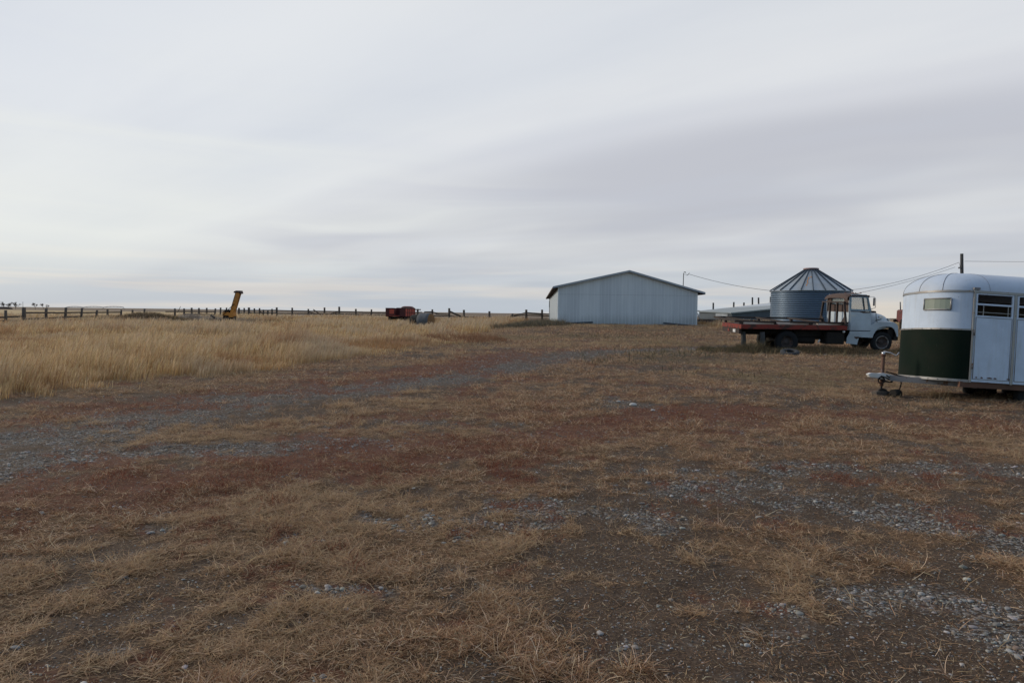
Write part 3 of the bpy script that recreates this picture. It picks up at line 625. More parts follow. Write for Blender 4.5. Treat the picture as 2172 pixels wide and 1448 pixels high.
# body side panels, near and far, open slots along the top
def side(yy, th, name):
    m = MB(); fn = lambda u, v, w_: tp(u, yy+w_, v)
    outer = [(X0,-.06),(LEN,-.06),(LEN,1.70),(X0,1.70)]
    holes = []
    for a, b2 in ((.30+.06,.74),(.84,1.62),(1.72,2.50),(2.62,3.45),(3.55,4.45)):
        a0, b0 = (max(a,.38), b2); holes += [[(a0,1.46),(b0,1.46),(b0,1.655),(a0,1.655)], [(a0,1.23),(b0,1.23),(b0,1.43),(a0,1.43)]]
    return m, fn, outer, holes
# near side: post, doors
m = MB(); m.box(tp(0.0,-HW-.012,-.07), tp(.035,-HW+.03,1.70)); m.box(tp(.79,-HW-.010,-.07), tp(.84,-HW+.03,1.70)); m.box(tp(1.66,-HW-.010,-.07), tp(1.71,-HW+.03,1.70)); m.box(tp(4.52,-HW-.010,-.07), tp(4.6,-HW+.03,1.70))
m.box(tp(.0,-HW-.014,1.665), tp(LEN,-HW+.03,1.715)); m.build('side_frame', 'aluminium', TR)
def door(x0, x1, open_=True):
    root = None
    m = MB(); fn = lambda u, v, w_: tp(u, -HW-.004+w_, v)
    h = [[(x0+.035,1.47),(x1-.035,1.47),(x1-.035,1.64),(x0+.035,1.64)], [(x0+.035,1.235),(x1-.035,1.235),(x1-.035,1.435),(x0+.035,1.435)]]
    m.plate([(x0,-.055),(x1,-.055),(x1,1.66),(x0,1.66)], h, fn, .025)
    d = m.build('door', 'trailer_white', TR)
    m = MB(); t = .012
    for a, b2 in (((x0+.02,.0),(x1-.02,.0)), ((x0+.02,1.20),(x1-.02,1.20))): m.tube([fn(a[0],a[1],-.004), fn(b2[0],b2[1],-.004)], .006, 5)
    for u in (x0+.02, x1-.02): m.tube([fn(u,.0,-.004), fn(u,1.20,-.004)], .006, 5)
    m.build('door_moulding', 'aluminium', d)
    m = MB()
    for u in (x0+.16, x1-.1): m.beam(fn(u,1.235,.012), fn(u,1.435,.012), .012, .012, (0,1,0))
    m.beam(fn(x0+.03,1.30,.012), fn(x1-.03,1.30,.012), .010, .010); m.build('slot_bars', 'aluminium', d)
    if x0 < .5:
        for u, wdt in ((.17,.05),(.29,.12),(.42,.07),(.07,.04),(.68,.06)):
            m = MB(); m.plate([(x0+u,.035),(x0+u+wdt*.5,.05),(x0+u+wdt,.034),(x0+u+wdt*.8,.018),(x0+u+wdt*.2,.022)], [], lambda a,b2,w_: fn(a,b2,-.003-w_), .003)
            m.build('rust_patch', 'rusty_steel', d)
    return d
door(.045, .785); door(.85, 1.655); door(1.72, 2.60); door(2.62, 3.55); door(3.57, 4.51)
for z_ in (.25, .9): m = MB(); m.tube([tp(.035,-HW-.02,z_-.06), tp(.035,-HW-.02,z_+.06)], .013, 6); m.build('hinge', 'grey_steel', TR)
m = MB(); m.box(tp(1.60,-HW-.03,.72), tp(1.70,-HW-.012,.76)); m.build('latch', 'grey_steel', TR)
# far side wall with matching slots
m, fn, outer, holes = side(HW-.02, .02, ''); m.plate(outer, [], fn, .02); m.build('far_side_wall', 'interior', TR)
m = MB(); m.plate([(-HW,-.06),(HW,-.06),(HW,1.9),(-HW,1.9)], [[(-.8,1.3),(.8,1.3),(.8,1.6),(-.8,1.6)]], lambda u,v,w_: tp(LEN-.03+w_, u, v), .03); m.build('tail_door', 'trailer_white', TR)
m = MB(); m.box(tp(-.3,-.8,-.05), tp(LEN-.03,.9,-.0)); m.box(tp(1.6,-.9,0), tp(1.63,.9,1.0)); m.build('floor', 'interior', TR)
# roof
def rz(rho): return 1.70 + .43*max(0., 1-min(rho,1.)**2.6)**(1/2.1)
m = MB(); NU = 22; rows = []
xs = [LEN] + [LEN-(LEN-X0)*k/14 for k in range(1, 14)]
for x in xs: rows.append([tp(x, HW*u*1.01, rz(abs(u))) for u in [math.sin(R(-90+180*k/NU)) for k in range(NU+1)]])
vs = [p for r_ in rows for p in r_]; fs = [(i_*(NU+1)+k, i_*(NU+1)+k+1, (i_+1)*(NU+1)+k+1, (i_+1)*(NU+1)+k) for i_ in range(len(rows)-1) for k in range(NU)]
# cap over the nose: radial rings
m.add(vs, fs, True)
rr_ = [1-(k/14)**1.8 for k in range(15)]
cap = []
for q in rr_:
    cap.append([tp(*nose(th, q*1.01), rz(q)) for th in THS])
vs = [p for r_ in cap for p in r_]; n_ = len(THS); fs = [(i_*n_+k, i_*n_+k+1, (i_+1)*n_+k+1, (i_+1)*n_+k) for i_ in range(len(cap)-1) for k in range(n_-1)]
m.add(vs, fs, True)
# join nose cap to the straight roof
last = [tp(X0, HW*u*1.01, rz(abs(u))) for u in [math.sin(R(-90+180*k/NU)) for k in range(NU+1)]]
lr = rows[-1]; m.add(lr+last, [(k, k+1, NU+1+k+1, NU+1+k) for k in range(NU)], True)
rf = m.build('roof', 'trailer_roof', TR)
for th in (R(-38), R(-5), R(28), R(60)): m = MB(); m.tube([tp(*nose(th, q*1.012), rz(q)+.004) for q in rr_[:-2]], .005, 4); m.build('roof_seam', 'grey_steel', rf)
for x in (.30, 3.1): m = MB(); m.tube([tp(x, HW*u*1.012, rz(abs(u))+.001) for u in [math.sin(R(-90+180*k/NU)) for k in range(NU+1)]], .003, 4); m.build('roof_seam', 'grey_steel', rf)
m = MB(); m.lathe(tp(.25,.0,2.13), [(0,.03),(.03,.03),(.035,0)], 'z', 10); m.build('roof_vent', 'grey_steel', rf)
m = MB(); m.box(tp(-.02,-HW-.03,1.73), tp(.10,-HW+.01,1.77)); m.build('marker_lamp', 'grey_steel', rf)
# frame, tongue, wheels
m = MB(); m.box(tp(-.15,-HW+.03,-.17), tp(LEN,-HW+.09,-.06)); m.box(tp(-.15,HW-.09,-.17), tp(LEN,HW-.03,-.06))
for x in (.4,1.4,2.4,3.4,4.4): m.box(tp(x,-HW+.09,-.15), tp(x+.06,HW-.09,-.06))
m.build('chassis', 'rusty_steel', TR)
cpl = tp(-1.32, 0, -.075)
m = MB()
for s_n in (-1, 1): m.beam(tp(.25, s_n*(HW-.12), -.125), tp(-1.02, s_n*.05, -.10), .06, .11)
m.build('tongue', 'grey_steel', TR)
m = MB(); m.plate([(-1.42,-.05),(-1.38,-.11),(-1.05,-.14),(-.88,-.12),(-.88,-.04),(-1.1,-.005),(-1.2,-.02),(-1.36,-.02)], [], lambda u,v,w_: tp(u-.05,-.055+w_,v), .11)
cp = m.build('coupler', 'white_paint', TR, .01)
m = MB(); m.tube([tp(-1.15,0,-.28), tp(-1.15,0,.34)], .035, 12); m.tube([tp(-1.15,0,.34), tp(-1.15,0,.39)], .045, 12); jk = m.build('jack', 'rusty_steel', TR)
m = MB(); m.tube([tp(-1.15,0,.36), tp(-1.15,0,.43)], .036, 12); m.tube([tp(-1.15,0,.44), tp(-1.02,-.04,.42), tp(-.93,-.08,.37), tp(-.88,-.10,.44)], .012, 6); m.build('crank_handle', 'grille', jk)
gzj = Hs(TX-1.1, TY+HW)
m = MB(); m.tube([tp(-1.15,0,-.28), tp(-1.15,0,-.36)], .02, 8); m.lathe(tp(-1.12,0,-.44), [(.045,-.03),(.10,-.03),(.115,-.015),(.115,.015),(.10,.03),(.045,.03)], 'y', 24); m.build('jack_wheel', 'black', jk)
m = MB()
pts = [tp(-1.1+.14*math.sin(k*.9), -.07, -.05-.14*abs(math.sin(k*.5))) for k in range(12)]; m.tube(pts, .012, 5)
m.tube([tp(-.82,-.09,-.08), tp(-.80,-.1,-.2), tp(-.83,-.1,-.34), tp(-.79,-.1,-.36)], .012, 5)
m.tube([tp(-1.12,-.07,.02), tp(-.98,-.07,.0), tp(-.85,-.08,-.04), tp(-.6,-.2,-.08), tp(-.3,-.45,-.09)], .014, 5)
m.lathe(tp(-1.20,-.075,-.16), [(.055,-.010),(.075,-.010),(.075,.010),(.055,.010),(.055,-.010)], 'y', 20); m.build('safety_chain', 'black', TR)
def wheel(mb_center, r, wdt, parent, name='wheel', rim=.55, side_=-1, tmat='tyre', rmat='hub_dark', ring=True):
    c = mb_center; h = wdt/2
    m = MB(); m.lathe(c, [(r*rim,-h*.75),(r*.72,-h),(r*.92,-h*.9),(r,-h*.6),(r,h*.6),(r*.92,h*.9),(r*.72,h),(r*rim,h*.75)], 'y', 44); wh = m.build(name, tmat, parent)
    m = MB(); yo = side_*h
    m.lathe(c, [(0,yo*.25),(r*.16,yo*.25),(r*.20,yo*.05),(r*.42,yo*.05),(r*.50,yo*.5),(r*rim,yo*.78)], 'y', 32)
    for k in range(8):
        a = k*math.pi/4; m.lathe((c[0]+r*.33*math.cos(a), c[1], c[2]+r*.33*math.sin(a)), [(0,yo*.35),(.018,yo*.35),(.018,yo*.05)], 'y', 6)
    m.build('hub', rmat, wh)
    if ring:
        m = MB(); m.lathe(c, [(r*(rim-.05),yo*.70),(r*(rim-.02),yo*.92),(r*(rim+.03),yo*.92),(r*(rim+.04),yo*.7)], 'y', 40); m.build('rim', 'wheel_rim', wh)
    return wh
for x in (1.42, 2.28):
    for y in (-HW+.22, HW-.22): wheel(tp(x, y, -.26+ (-.03 if y<0 else 0)), .34, .19, TR, rim=.58, side_=(-1 if y < 0 else 1))
TR.rotation_euler = (R(-2.4), R(2.9), 0); TR.location.z -= .035
bx_ = G(1880, 838)
jx, jy = TX-1.15-.08, TY+HW
m = MB(); m.beam((jx-.12, jy-.08, gzj+.05), (jx+.22, jy+.02, gzj+.05), .14, .10); bl = m.build('wood_block', 'wood_grey', loc=(jx, jy, gzj), bevel=.01); tag(bl, 'weathered wood block lying under the jack wheel of the horse trailer', 'block')
m = MB(); m.tube([(jx+.20, jy-.20, gzj+.07), (jx+.36, jy-.13, gzj+.07)], .085, 14); bl = m.build('log_chock', 'black', loc=(jx+.25, jy-.15, gzj)); tag(bl, 'short dark round log beside the block under the trailer jack', 'log')

# ------------------------------------------------------------------ flatbed truck
YT = 28.8
def tw(px, py, dy=0.): v = W(px, py, YT); return Vector((v.x, v.y+dy, v.z))
o_ = tw(1700, 746); TK = empty('flatbed_truck', (o_.x, YT, W(1700,746,YT).z), 'pale blue flatbed truck with rusty cab roof and red edged bed', 'truck')
def prof(pts): return [(tw(*p).x, tw(*p).z) for p in pts]
BW = 2.4; CWO, CW = .22, 1.96      # bed width, cab offset and width
cabn = YT+CWO; cabf = cabn+CW
def pl(y0, th): return lambda u, v, w_: (u, y0+w_, v)
# -- bed
xl, xr = tw(1570.5,690).x, tw(1798,690).x; zt = tw(1680,689).z; zb = tw(1680,698.6).z
m = MB(); m.box((xl,YT,zb),(xr,YT+.05,zt)); m.box((xl,YT+BW-.05,zb),(xr,YT+BW,zt)); m.box((xl,YT+.05,zb),(xl+.05,YT+BW-.05,zt)); m.box((xr-.05,YT+.05,zb),(xr,YT+BW-.05,zt))
bed = m.build('bed', 'bed_red', TK, .008)
m = MB(); m.box((xl+.05,YT+.05,zt-.07),(xr-.05,YT+BW-.05,zt-.015)); m.build('bed_floor', 'bed_dark', bed)
m = MB()
for a in np.linspace(0, 1, 11): x = xl+.3+(xr-xl-.6)*a; m.box((x,YT+.05,zb-.02),(x+.05,YT+BW-.05,zt-.08))
m.build('cross_members', 'bed_dark', bed)
def board(p0, p1, wdt, th, mat, nm='board'):
    m = MB(); m.beam(p0, p1, wdt, th); m.build(nm, mat, bed)
zz = zt+.02
board((tw(1578,690).x, YT+.36, zz+.035), (tw(1655,690).x, YT+.50, zz+.035), .40, .07, 'pale_board'); board((tw(1648,690).x, YT+.30, zz+.05), (tw(1740,690).x, YT+.55, zz+.04), .40, .07, 'pale_board')
board((tw(1738,690).x, YT+.30, zz+.03), (tw(1796,690).x, YT+.45, zz+.03), .36, .06, 'pale_board')
board((tw(1590,690).x, YT+1.2, zz+.06), (tw(1650,690).x, YT+1.75, zz+.06), .22, .03, 'pale_board'); board((tw(1700,690).x, YT+1.3, zz+.06), (tw(1745,690).x, YT+1.7, zz+.06), .22, .03, 'pale_board')
# long dark rails resting over the bed
m = MB(); zr = tw(1680,682).z
m.beam((xl-.15,YT+.25,zr-.02),(xr+.1,YT+.18,zr-.03), .07,.07); m.beam((xl-.45,YT+BW-.25,zr+.10),(xr,YT+BW-.3,zr+.06), .07,.07)
for a in (.12,.42,.74): x = xl+(xr-xl)*a; m.beam((x,YT+.25,zr-.01),(x-.5,YT+BW-.25,zr+.09), .07,.06)
m.beam((xl-.15,YT+.25,zr-.02),(xl-.45,YT+BW-.25,zr+.10), .07,.07)
m.build('rail_frame', 'bed_dark', TK)
for a in (.0,.33,.66,.97):
    x = xl+(xr-xl)*a+.03; m = MB(); m.box((x,YT+.16,zt+.001),(x+.10,YT+.34,zr-.06)); m.build('rail_support', 'bed_dark', TK)
    m = MB(); m.box((x-.02,YT+BW-.34,zt+.001),(x+.08,YT+BW-.2,zr+.03)); m.build('rail_support', 'bed_dark', TK)
# headache rack
m = MB(); xh = tw(1797,690).x; xh = tw(1799,690).x-.06; ztop = tw(1797,641).z; zbot = zt+.02
bt = .075
m.beam((xh,YT+.05,zbot),(xh,YT+.28,ztop), bt, bt); m.beam((xh,YT+BW-.05,zbot),(xh,YT+BW-.28,ztop), bt, bt)
m.beam((xh,YT+.22,ztop),(xh,YT+BW-.22,ztop), .09, .06); m.beam((xh,YT+.0,zbot),(xh,YT+BW,zbot), .12, .09)
for y in (YT+.85, YT+1.5): m.beam((xh,y,zbot),(xh,y,ztop), bt, bt)
for s_n, y in ((1,YT+.06),(-1,YT+BW-.06)):
    m.plate([(0,0),(.5,0),(.05,.45)], [], lambda u,v,w_, s_n=s_n, y=y: (xh-.02+w_, y+s_n*u, zbot+v), .02)
hr = m.build('headache_rack', 'bed_dark', TK)
# -- chassis
zc1, zc0 = tw(1700,700).z, tw(1700,711).z
m = MB()
for y in (YT+.75, YT+1.55): m.box((tw(1580,700).x,y,zc0),(tw(1900,700).x,y+.08,zc1))
for x in (1590,1640,1700,1760,1830,1890): m.box((tw(x,690).x,YT+.83,zc0),(tw(x,690).x+.1,YT+1.55,zc1-.02))
m.tube([(tw(1667,690).x,YT+.3,tw(1667,725).z),(tw(1667,690).x,YT+BW-.3,tw(1667,725).z)], .07, 10); pass
m.tube([(tw(1874,690).x,YT+.3,tw(1874,727).z),(tw(1874,690).x,YT+BW-.3,tw(1874,727).z)], .05, 10)
m.tube([(tw(1680,690).x,YT+1.2,tw(1680,722).z),(tw(1840,690).x,YT+1.2,tw(1840,716).z)], .05, 8)
m.box((tw(1822,690).x,YT+.9,tw(1850,735).z if False else tw(1822,728).z),(tw(1850,690).x,YT+1.5,zc0))
m.build('chassis', 'black', TK)
m = MB(); m.box(tuple(tw(1757,704,.15)), tuple(tw(1796,731,.75))); m.build('fuel_tank', 'black', TK, .05)
m = MB(); m.box(tuple(tw(1697,702,.5)), tuple(tw(1756,716,.9))); m.tube([tuple(tw(1700,722,.6)), tuple(tw(1740,724,.6))], .16, 14); m.build('tool_box', 'black', TK, .02)
m = MB(); m.box((tw(1570,690).x-.02,YT+.15,zb-.20),(tw(1572,690).x+.05,YT+BW-.15,zb-.004)); rb_ = m.build('rear_bumper', 'bed_dark', TK)
m = MB(); m.box((tw(1570,690).x-.04,YT+.55,zb-.17),(tw(1570,690).x-.022,YT+.85,zb-.04)); m.build('number_plate', 'white_paint', rb_)
m = MB(); m.box((tw(1570,690).x-.04,YT+1.3,zb-.16),(tw(1570,690).x-.022,YT+1.5,zb-.04)); m.build('tail_lamp', 'bed_red', rb_)
for px, py, r_ in ((1668,726,.485),):
    q = tw(px,py)
    for yy, s_n in ((YT+.22,-1),(YT+BW-.22,1)):
        wheel((q.x,yy,q.z), r_, .26, TK, rim=.52, side_=s_n, rmat='hub_dark', ring=False)
q = tw(1874,727)
for yy, s_n in ((YT+.36,-1),(YT+BW-.36,1)): wheel((q.x,yy,q.z), .445, .24, TK, rim=.60, side_=s_n)
# -- cab: side plates with window holes
side_out = prof([(1800,700.5),(1800,640),(1801,628),(1806,624),(1838,624.5),(1841.5,628),(1848.5,659),(1848.5,702)])
win1 = prof([(1804.8,630),(1828,630.6),(1832,656.5),(1804.2,655.2)]); win2 = prof([(1830.8,630.8),(1838.6,632),(1842.2,656.2),(1834,656.6)])
cab = None
m = MB()
for y0 in (cabn, cabf-.04): m.plate(side_out, [win1, win2], pl(y0, .04), .04)
zlow = tw(1800,700.5).z; xa_, xb_ = tw(1800,690).x, tw(1848,690).x; ztopc = tw(1800,625).z
# rear panel with window, front panel with windscreen, floor
rw = [(cabn+.42,tw(1800,646).z),(cabn+CW-.42,tw(1800,646).z),(cabn+CW-.42,tw(1800,629.5).z),(cabn+.42,tw(1800,629.5).z)]
m.plate([(cabn+.04,zlow),(cabf-.04,zlow),(cabf-.04,tw(1800,662).z),(cabn+.04,tw(1800,662).z)], [], lambda u,v,w_: (tw(1800,660).x+.002+w_,u,v), .03)
m.box((xa_,cabn+.04,zlow),(xb_,cabf-.04,zlow+.04))
cabo = m.build('cab', 'truck_paint', TK, .01)
m = MB(); m.plate([(cabn+.04,tw(1800,662).z),(cabf-.04,tw(1800,662).z),(cabf-.04,tw(1800,632).z),(cabf-.2,tw(1800,625).z),(cabn+.2,tw(1800,625).z),(cabn+.04,tw(1800,632).z)], [rw], lambda u,v,w_: (tw(1800,640).x+.004+w_,u,v), .03)
m.build('rear_panel', 'truck_rust', cabo)
m = MB(); g_ = lambda z: z
m.box((tw(1800,690).x-.012,cabn+.42,rw[0][1]-.03),(tw(1800,690).x+.02,cabf-.42,rw[0][1])); m.box((tw(1800,690).x-.012,cabn+.42,rw[2][1]),(tw(1800,690).x+.02,cabf-.42,rw[2][1]+.03))
m.box((tw(1800,690).x-.012,cabn+.39,rw[0][1]-.03),(tw(1800,690).x+.02,cabn+.42,rw[2][1]+.03)); m.box((tw(1800,690).x-.012,cabf-.42,rw[0][1]-.03),(tw(1800,690).x+.02,cabf-.39,rw[2][1]+.03))
rwo = m.build('rear_window', 'black', cabo)
m = MB(); m.box((tw(1800,690).x+.012,cabn+.42,rw[0][1]),(tw(1800,690).x+.016,cabf-.42,rw[2][1])); m.build('pane', 'glass', rwo)
# roof loft
m = MB(); rows = []
for a, zz_, ins in ((1795.5,632.,.0),(1796.5,626,.03),(1800,623,.08),(1812,621.4,.12),(1828,621.4,.12),(1838,623.4,.09),(1842,627.4,.03),(1843,630,.0)):
    q = tw(a, zz_); row = []
    for k in range(15):
        u = -1+2*k/14; e = 1-abs(u)**4; row.append((q.x, cabn+CW/2+u*(CW/2+.02-ins*.3), q.z-.10*(1-e)))
    rows.append(row)
vs = [p for r_ in rows for p in r_]; m.add(vs, [(i_*15+k, i_*15+k+1, (i_+1)*15+k+1, (i_+1)*15+k) for i_ in range(len(rows)-1) for k in range(14)], True)
m.box((tw(1799,690).x,cabn-.01,tw(1800,630.5).z),(tw(1842,690).x,cabn+.035,tw(1800,625.5).z)); m.box((tw(1799,690).x,cabf-.035,tw(1800,630.5).z),(tw(1842,690).x,cabf+.01,tw(1800,625.5).z))
rfo = m.build('roof', 'truck_rust', cabo)
for dy_ in (.35,.98,1.6):
    m = MB(); q = tw(1834,620.6); m.lathe((q.x,cabn+dy_,q.z-.02), [(.05,0),(.045,.03),(0,.045)], 'z', 10); m.build('roof_lamp', 'maroon', rfo)
q = tw(1822,621); m = MB(); m.lathe((q.x,cabn+.3,q.z-.01), [(.03,0),(.025,.03),(0,.035)], 'z', 8); m.build('roof_vent', 'grey_steel', rfo)
# doors
for yy, w_s in ((cabn,-1),(cabf,1)):
    m = MB(); dout = prof([(1802.5,701),(1802.5,658.5),(1834,659.5),(1847,660.5),(1847,701.5)])
    m.plate(dout, [], lambda u,v,w_, yy=yy, w_s=w_s: (u, yy+w_s*(.012+w_), v), .02); dr = m.build('door', 'truck_paint', cabo, .006)
    m = MB(); m.plate(prof([(1802.5,658.3),(1802.5,629),(1840,629.3),(1846.5,660.3),(1834,659.3)]), [win1, win2], lambda u,v,w_, yy=yy, w_s=w_s: (u, yy+w_s*(.010+w_), v), .018); wf = m.build('window_frame', 'truck_blue', dr)
    m = MB(); m.plate(win1, [], lambda u,v,w_, yy=yy, w_s=w_s: (u, yy+w_s*(.004+w_), v), .004); m.plate(win2, [], lambda u,v,w_, yy=yy, w_s=w_s: (u, yy+w_s*(.004+w_), v), .004); m.build('window_pane', 'glass', dr)
    m = MB(); m.beam((tw(1829.6,630).x,yy+w_s*.03,tw(1829.6,630.5).z),(tw(1833,657).x,yy+w_s*.03,tw(1833,657).z),.02,.045,(0,1,0)); m.build('window_post','black',dr)
    m = MB(); m.beam((tw(1804,669).x,yy+w_s*.055,tw(1804,669).z),(tw(1813.5,669).x,yy+w_s*.055,tw(1813.5,669).z),.02,.025); m.build('door_handle','grille',dr)
    m = MB(); m.plate(prof([(1802.6,659),(1846,660.6),(1846,663.5),(1830,664),(1822,661.5),(1802.6,661)]), [], lambda u,v,w_, yy=yy, w_s=w_s: (u, yy+w_s*(.034+w_), v), .003); rs = m.build('rust_band','truck_rust',dr)
    m = MB(); m.beam((tw(1835,660.2).x,yy+w_s*.045,tw(1835,660.3).z),(tw(1842.5,661).x,yy+w_s*.045,tw(1842.5,660.6).z),.012,.03); m.build('badge','grille',dr)
# dashboard and seat inside
m = MB(); m.box((tw(1806,690).x,cabn+.1,zlow+.05),(tw(1822,690).x,cabf-.1,zlow+.5)); m.box((tw(1803,690).x,cabn+.12,zlow+.5),(tw(1809,690).x,cabf-.12,tw(1850,656).z)); m.build('seat','interior',cabo,.03)
m = MB(); m.box((tw(1840,690).x,cabn+.06,zlow+.3),(tw(1847,690).x,cabf-.06,tw(1846,660).z)); m.build('dashboard','black',cabo)
# windscreen frame
for yy in (cabn+.03, cabf-.03): m = MB(); m.beam((tw(1840.5,627).x,yy,tw(1840.5,627).z),(tw(1848,659).x,yy,tw(1848,659).z),.04,.05,(0,1,0)); m.build('windscreen_pillar','truck_blue',cabo)
m = MB(); a_v, b_v = tw(1841,628), tw(1848,659); m.add([(a_v.x,cabn+.05,a_v.z),(a_v.x,cabf-.05,a_v.z),(b_v.x,cabf-.05,b_v.z),(b_v.x,cabn+.05,b_v.z)], [(0,1,2,3)]); m.build('windscreen','glass',cabo)
# hood loft: sections (px, top py, bottom py, half width factor)
secs = [(1848,659.5,704,.99),(1856,660.0,702,.97),(1866,661.8,700,.94),(1877,664.3,698,.90),(1888,667.2,697,.85),(1895,670.5,697,.80),(1898.5,676,697,.74),(1899.5,684,697,.70)]
m = MB(); rows = []; K_ = 25
for px, t0, b0, hw in secs:
    a, b2 = tw(px,t0), tw(px,b0); row = []
    for k in range(K_):
        th = math.pi*k/(K_-1); cx_ = math.cos(th); sx_ = math.sin(th)
        uu = math.copysign(abs(cx_)**.55, cx_); vv = abs(sx_)**.55
        row.append((a.x, cabn+CW/2-uu*CW/2*hw*(.72+.28*(1-vv)), b2.z+(a.z-b2.z)*vv))
    rows.append(row)
vs = [p for r_ in rows for p in r_]; m.add(vs, [(i_*K_+k, i_*K_+k+1, (i_+1)*K_+k+1, (i_+1)*K_+k) for i_ in range(len(rows)-1) for k in range(K_-1)], True)
hood = m.build('hood','truck_paint',TK)
m = MB(); q0 = tw(1899.6,676); q1 = tw(1899.6,697); m.box((q0.x-.06,cabn+.35,q1.z),(q0.x+.01,cabf-.35,q0.z))
for k in range(7): zz_ = q1.z+(q0.z-q1.z)*(k+.5)/7; m.box((q0.x+.01,cabn+.38,zz_-.012),(q0.x+.022,cabf-.38,zz_+.012))
m.build('grille','grille',hood)
m = MB(); q = tw(1873,673); m.box((q.x-.09,cabn+.10,q.z-.03),(q.x+.09,cabn+.20,q.z+.05)); m.build('hood_emblem','grille',hood,.01)
m = MB(); m.beam(tuple(tw(1856,680.2,CWO-.02)), tuple(tw(1870,677,CWO-.02)), .02,.03); m.tube([tuple(tw(1859,661,CWO+.02)),tuple(tw(1859.5,680,CWO-.01)),tuple(tw(1863,686,CWO-.01)),tuple(tw(1866,694,CWO-.01))], .012, 5); m.build('hood_latch','black',hood)
m = MB(); m.plate(prof([(1848.5,658.8),(1859,659.8),(1859,663.5),(1853,664),(1848.5,661.5)]), [], pl(cabn+.03,.02), CW-.06); m.build('cowl','truck_rust',hood)
# fenders with wheel arches
for yy, w_s in ((cabn-.02,-1),(cabf+.02,1)):
    arch = [(1851.5,716.4),(1853.5,710),(1858,702.8),(1863,697.5),(1868,694.8),(1874,693.4),(1882,693.0),(1889,693.4),(1894,695),(1898.5,699.5),(1902,707),(1904,714.6)]
    outl = prof([(1802,702.5),(1847,703),(1847,690),(1852,686.5),(1862,683.6),(1880,682.9),(1897,683.6),(1903.5,687.5),(1906.5,692),(1907,715)] + arch[::-1] + [(1851,717),(1822,715.8),(1818,731.6),(1794,728.8),(1796,715),(1800,709)])
    m = MB(); m.plate(outl, [], lambda u,v,w_, yy=yy, w_s=w_s: (u, yy+w_s*(.01-w_)*1.0, v), .03); fd = m.build('fender','truck_paint',TK,.008)
    m = MB(); wpts = prof([(1851,690),(1862,683.6),(1880,682.9),(1897,683.6),(1903.5,687.5),(1906.5,692),(1906.8,706)])
    m.add([(u, yy+w_s*.008, v) for u,v in wpts]+[(u-.03*0, yy-w_s*.32, v-.02+.05) for u,v in wpts], [(k,k+1,len(wpts)+k+1,len(wpts)+k) for k in range(len(wpts)-1)], True); m.build('fender_top','truck_paint',fd)
    m = MB(); ap = prof(arch); m.add([(u, yy-w_s*.02, v) for u,v in ap]+[(u, yy-w_s*.42, v) for u,v in ap], [(k,k+1,len(ap)+k+1,len(ap)+k) for k in range(len(ap)-1)], True); m.build('wheel_well','black',fd)
    m = MB(); m.plate(prof([(1811,714.5),(1822.5,714.5),(1822,717.5),(1816,719.5),(1812,717)]), [], lambda u,v,w_, yy=yy, w_s=w_s: (u, yy+w_s*(.012+w_), v), .003); m.build('rust_patch','truck_rust',fd)
m = MB(); m.box((tw(1900,690).x,cabn+.02,tw(1850,722).z),(tw(1909,690).x,cabf-.02,tw(1850,713).z)); m.box((tw(1888,690).x,cabn+.1,tw(1850,718).z),(tw(1900,690).x,cabf-.1,tw(1850,699).z)); m.build('front_bumper','black',TK,.01)
for yy, w_s in ((cabn,-1),(cabf,1)):
    m = MB(); m.tube([(tw(1842,629).x,yy,tw(1842,629).z),(tw(1849,629.5).x,yy+w_s*.2,tw(1849,629.5).z),(tw(1851.3,633).x,yy+w_s*.22,tw(1851.3,633).z),(tw(1851,652).x,yy+w_s*.22,tw(1851,652).z),(tw(1847.5,656).x,yy,tw(1847.5,656).z)], .012, 6)
    mo = m.build('mirror_arm','grille',cabo)
    m = MB(); q = tw(1849,640); m.box((q.x-.0,yy+w_s*.10,q.z-.17),(q.x+.02,yy+w_s*.22,q.z+.17)); m.build('mirror','grey_steel',mo,.006)
q = tw(1793,704); m = MB(); m.lathe((q.x,YT+.1,q.z), [(0,-.02),(.05,-.02),(.06,.02)], 'y', 12); m.build('fuel_cap','grille',TK)
m = MB(); m.box(tuple(tw(1590,700,.9)), tuple(tw(1800,714,1.1))); m.box(tuple(tw(1738,700,.6)), tuple(tw(1762,722,.7))); m.build('shade_filler','black',TK)  # extra black chassis boxes, added to darken the underside like shadow
m = MB(); m.tube([tuple(tw(1742,728,.3)), tuple(tw(1746,721,.3))], .03, 8); m.build('air_line','white_paint',TK)
for o in list(TK.children):
    if o.name.split('.')[0] in ('cab','hood','fender','front_bumper') or (o.name.startswith('wheel') and sum(v.co.x for v in o.data.vertices) > len(o.data.vertices)*1.5): o.location.x += .13
    elif o.name.startswith('wheel'): o.location.x += .07
TK.rotation_euler = (R(1.6), 0, R(1.5))
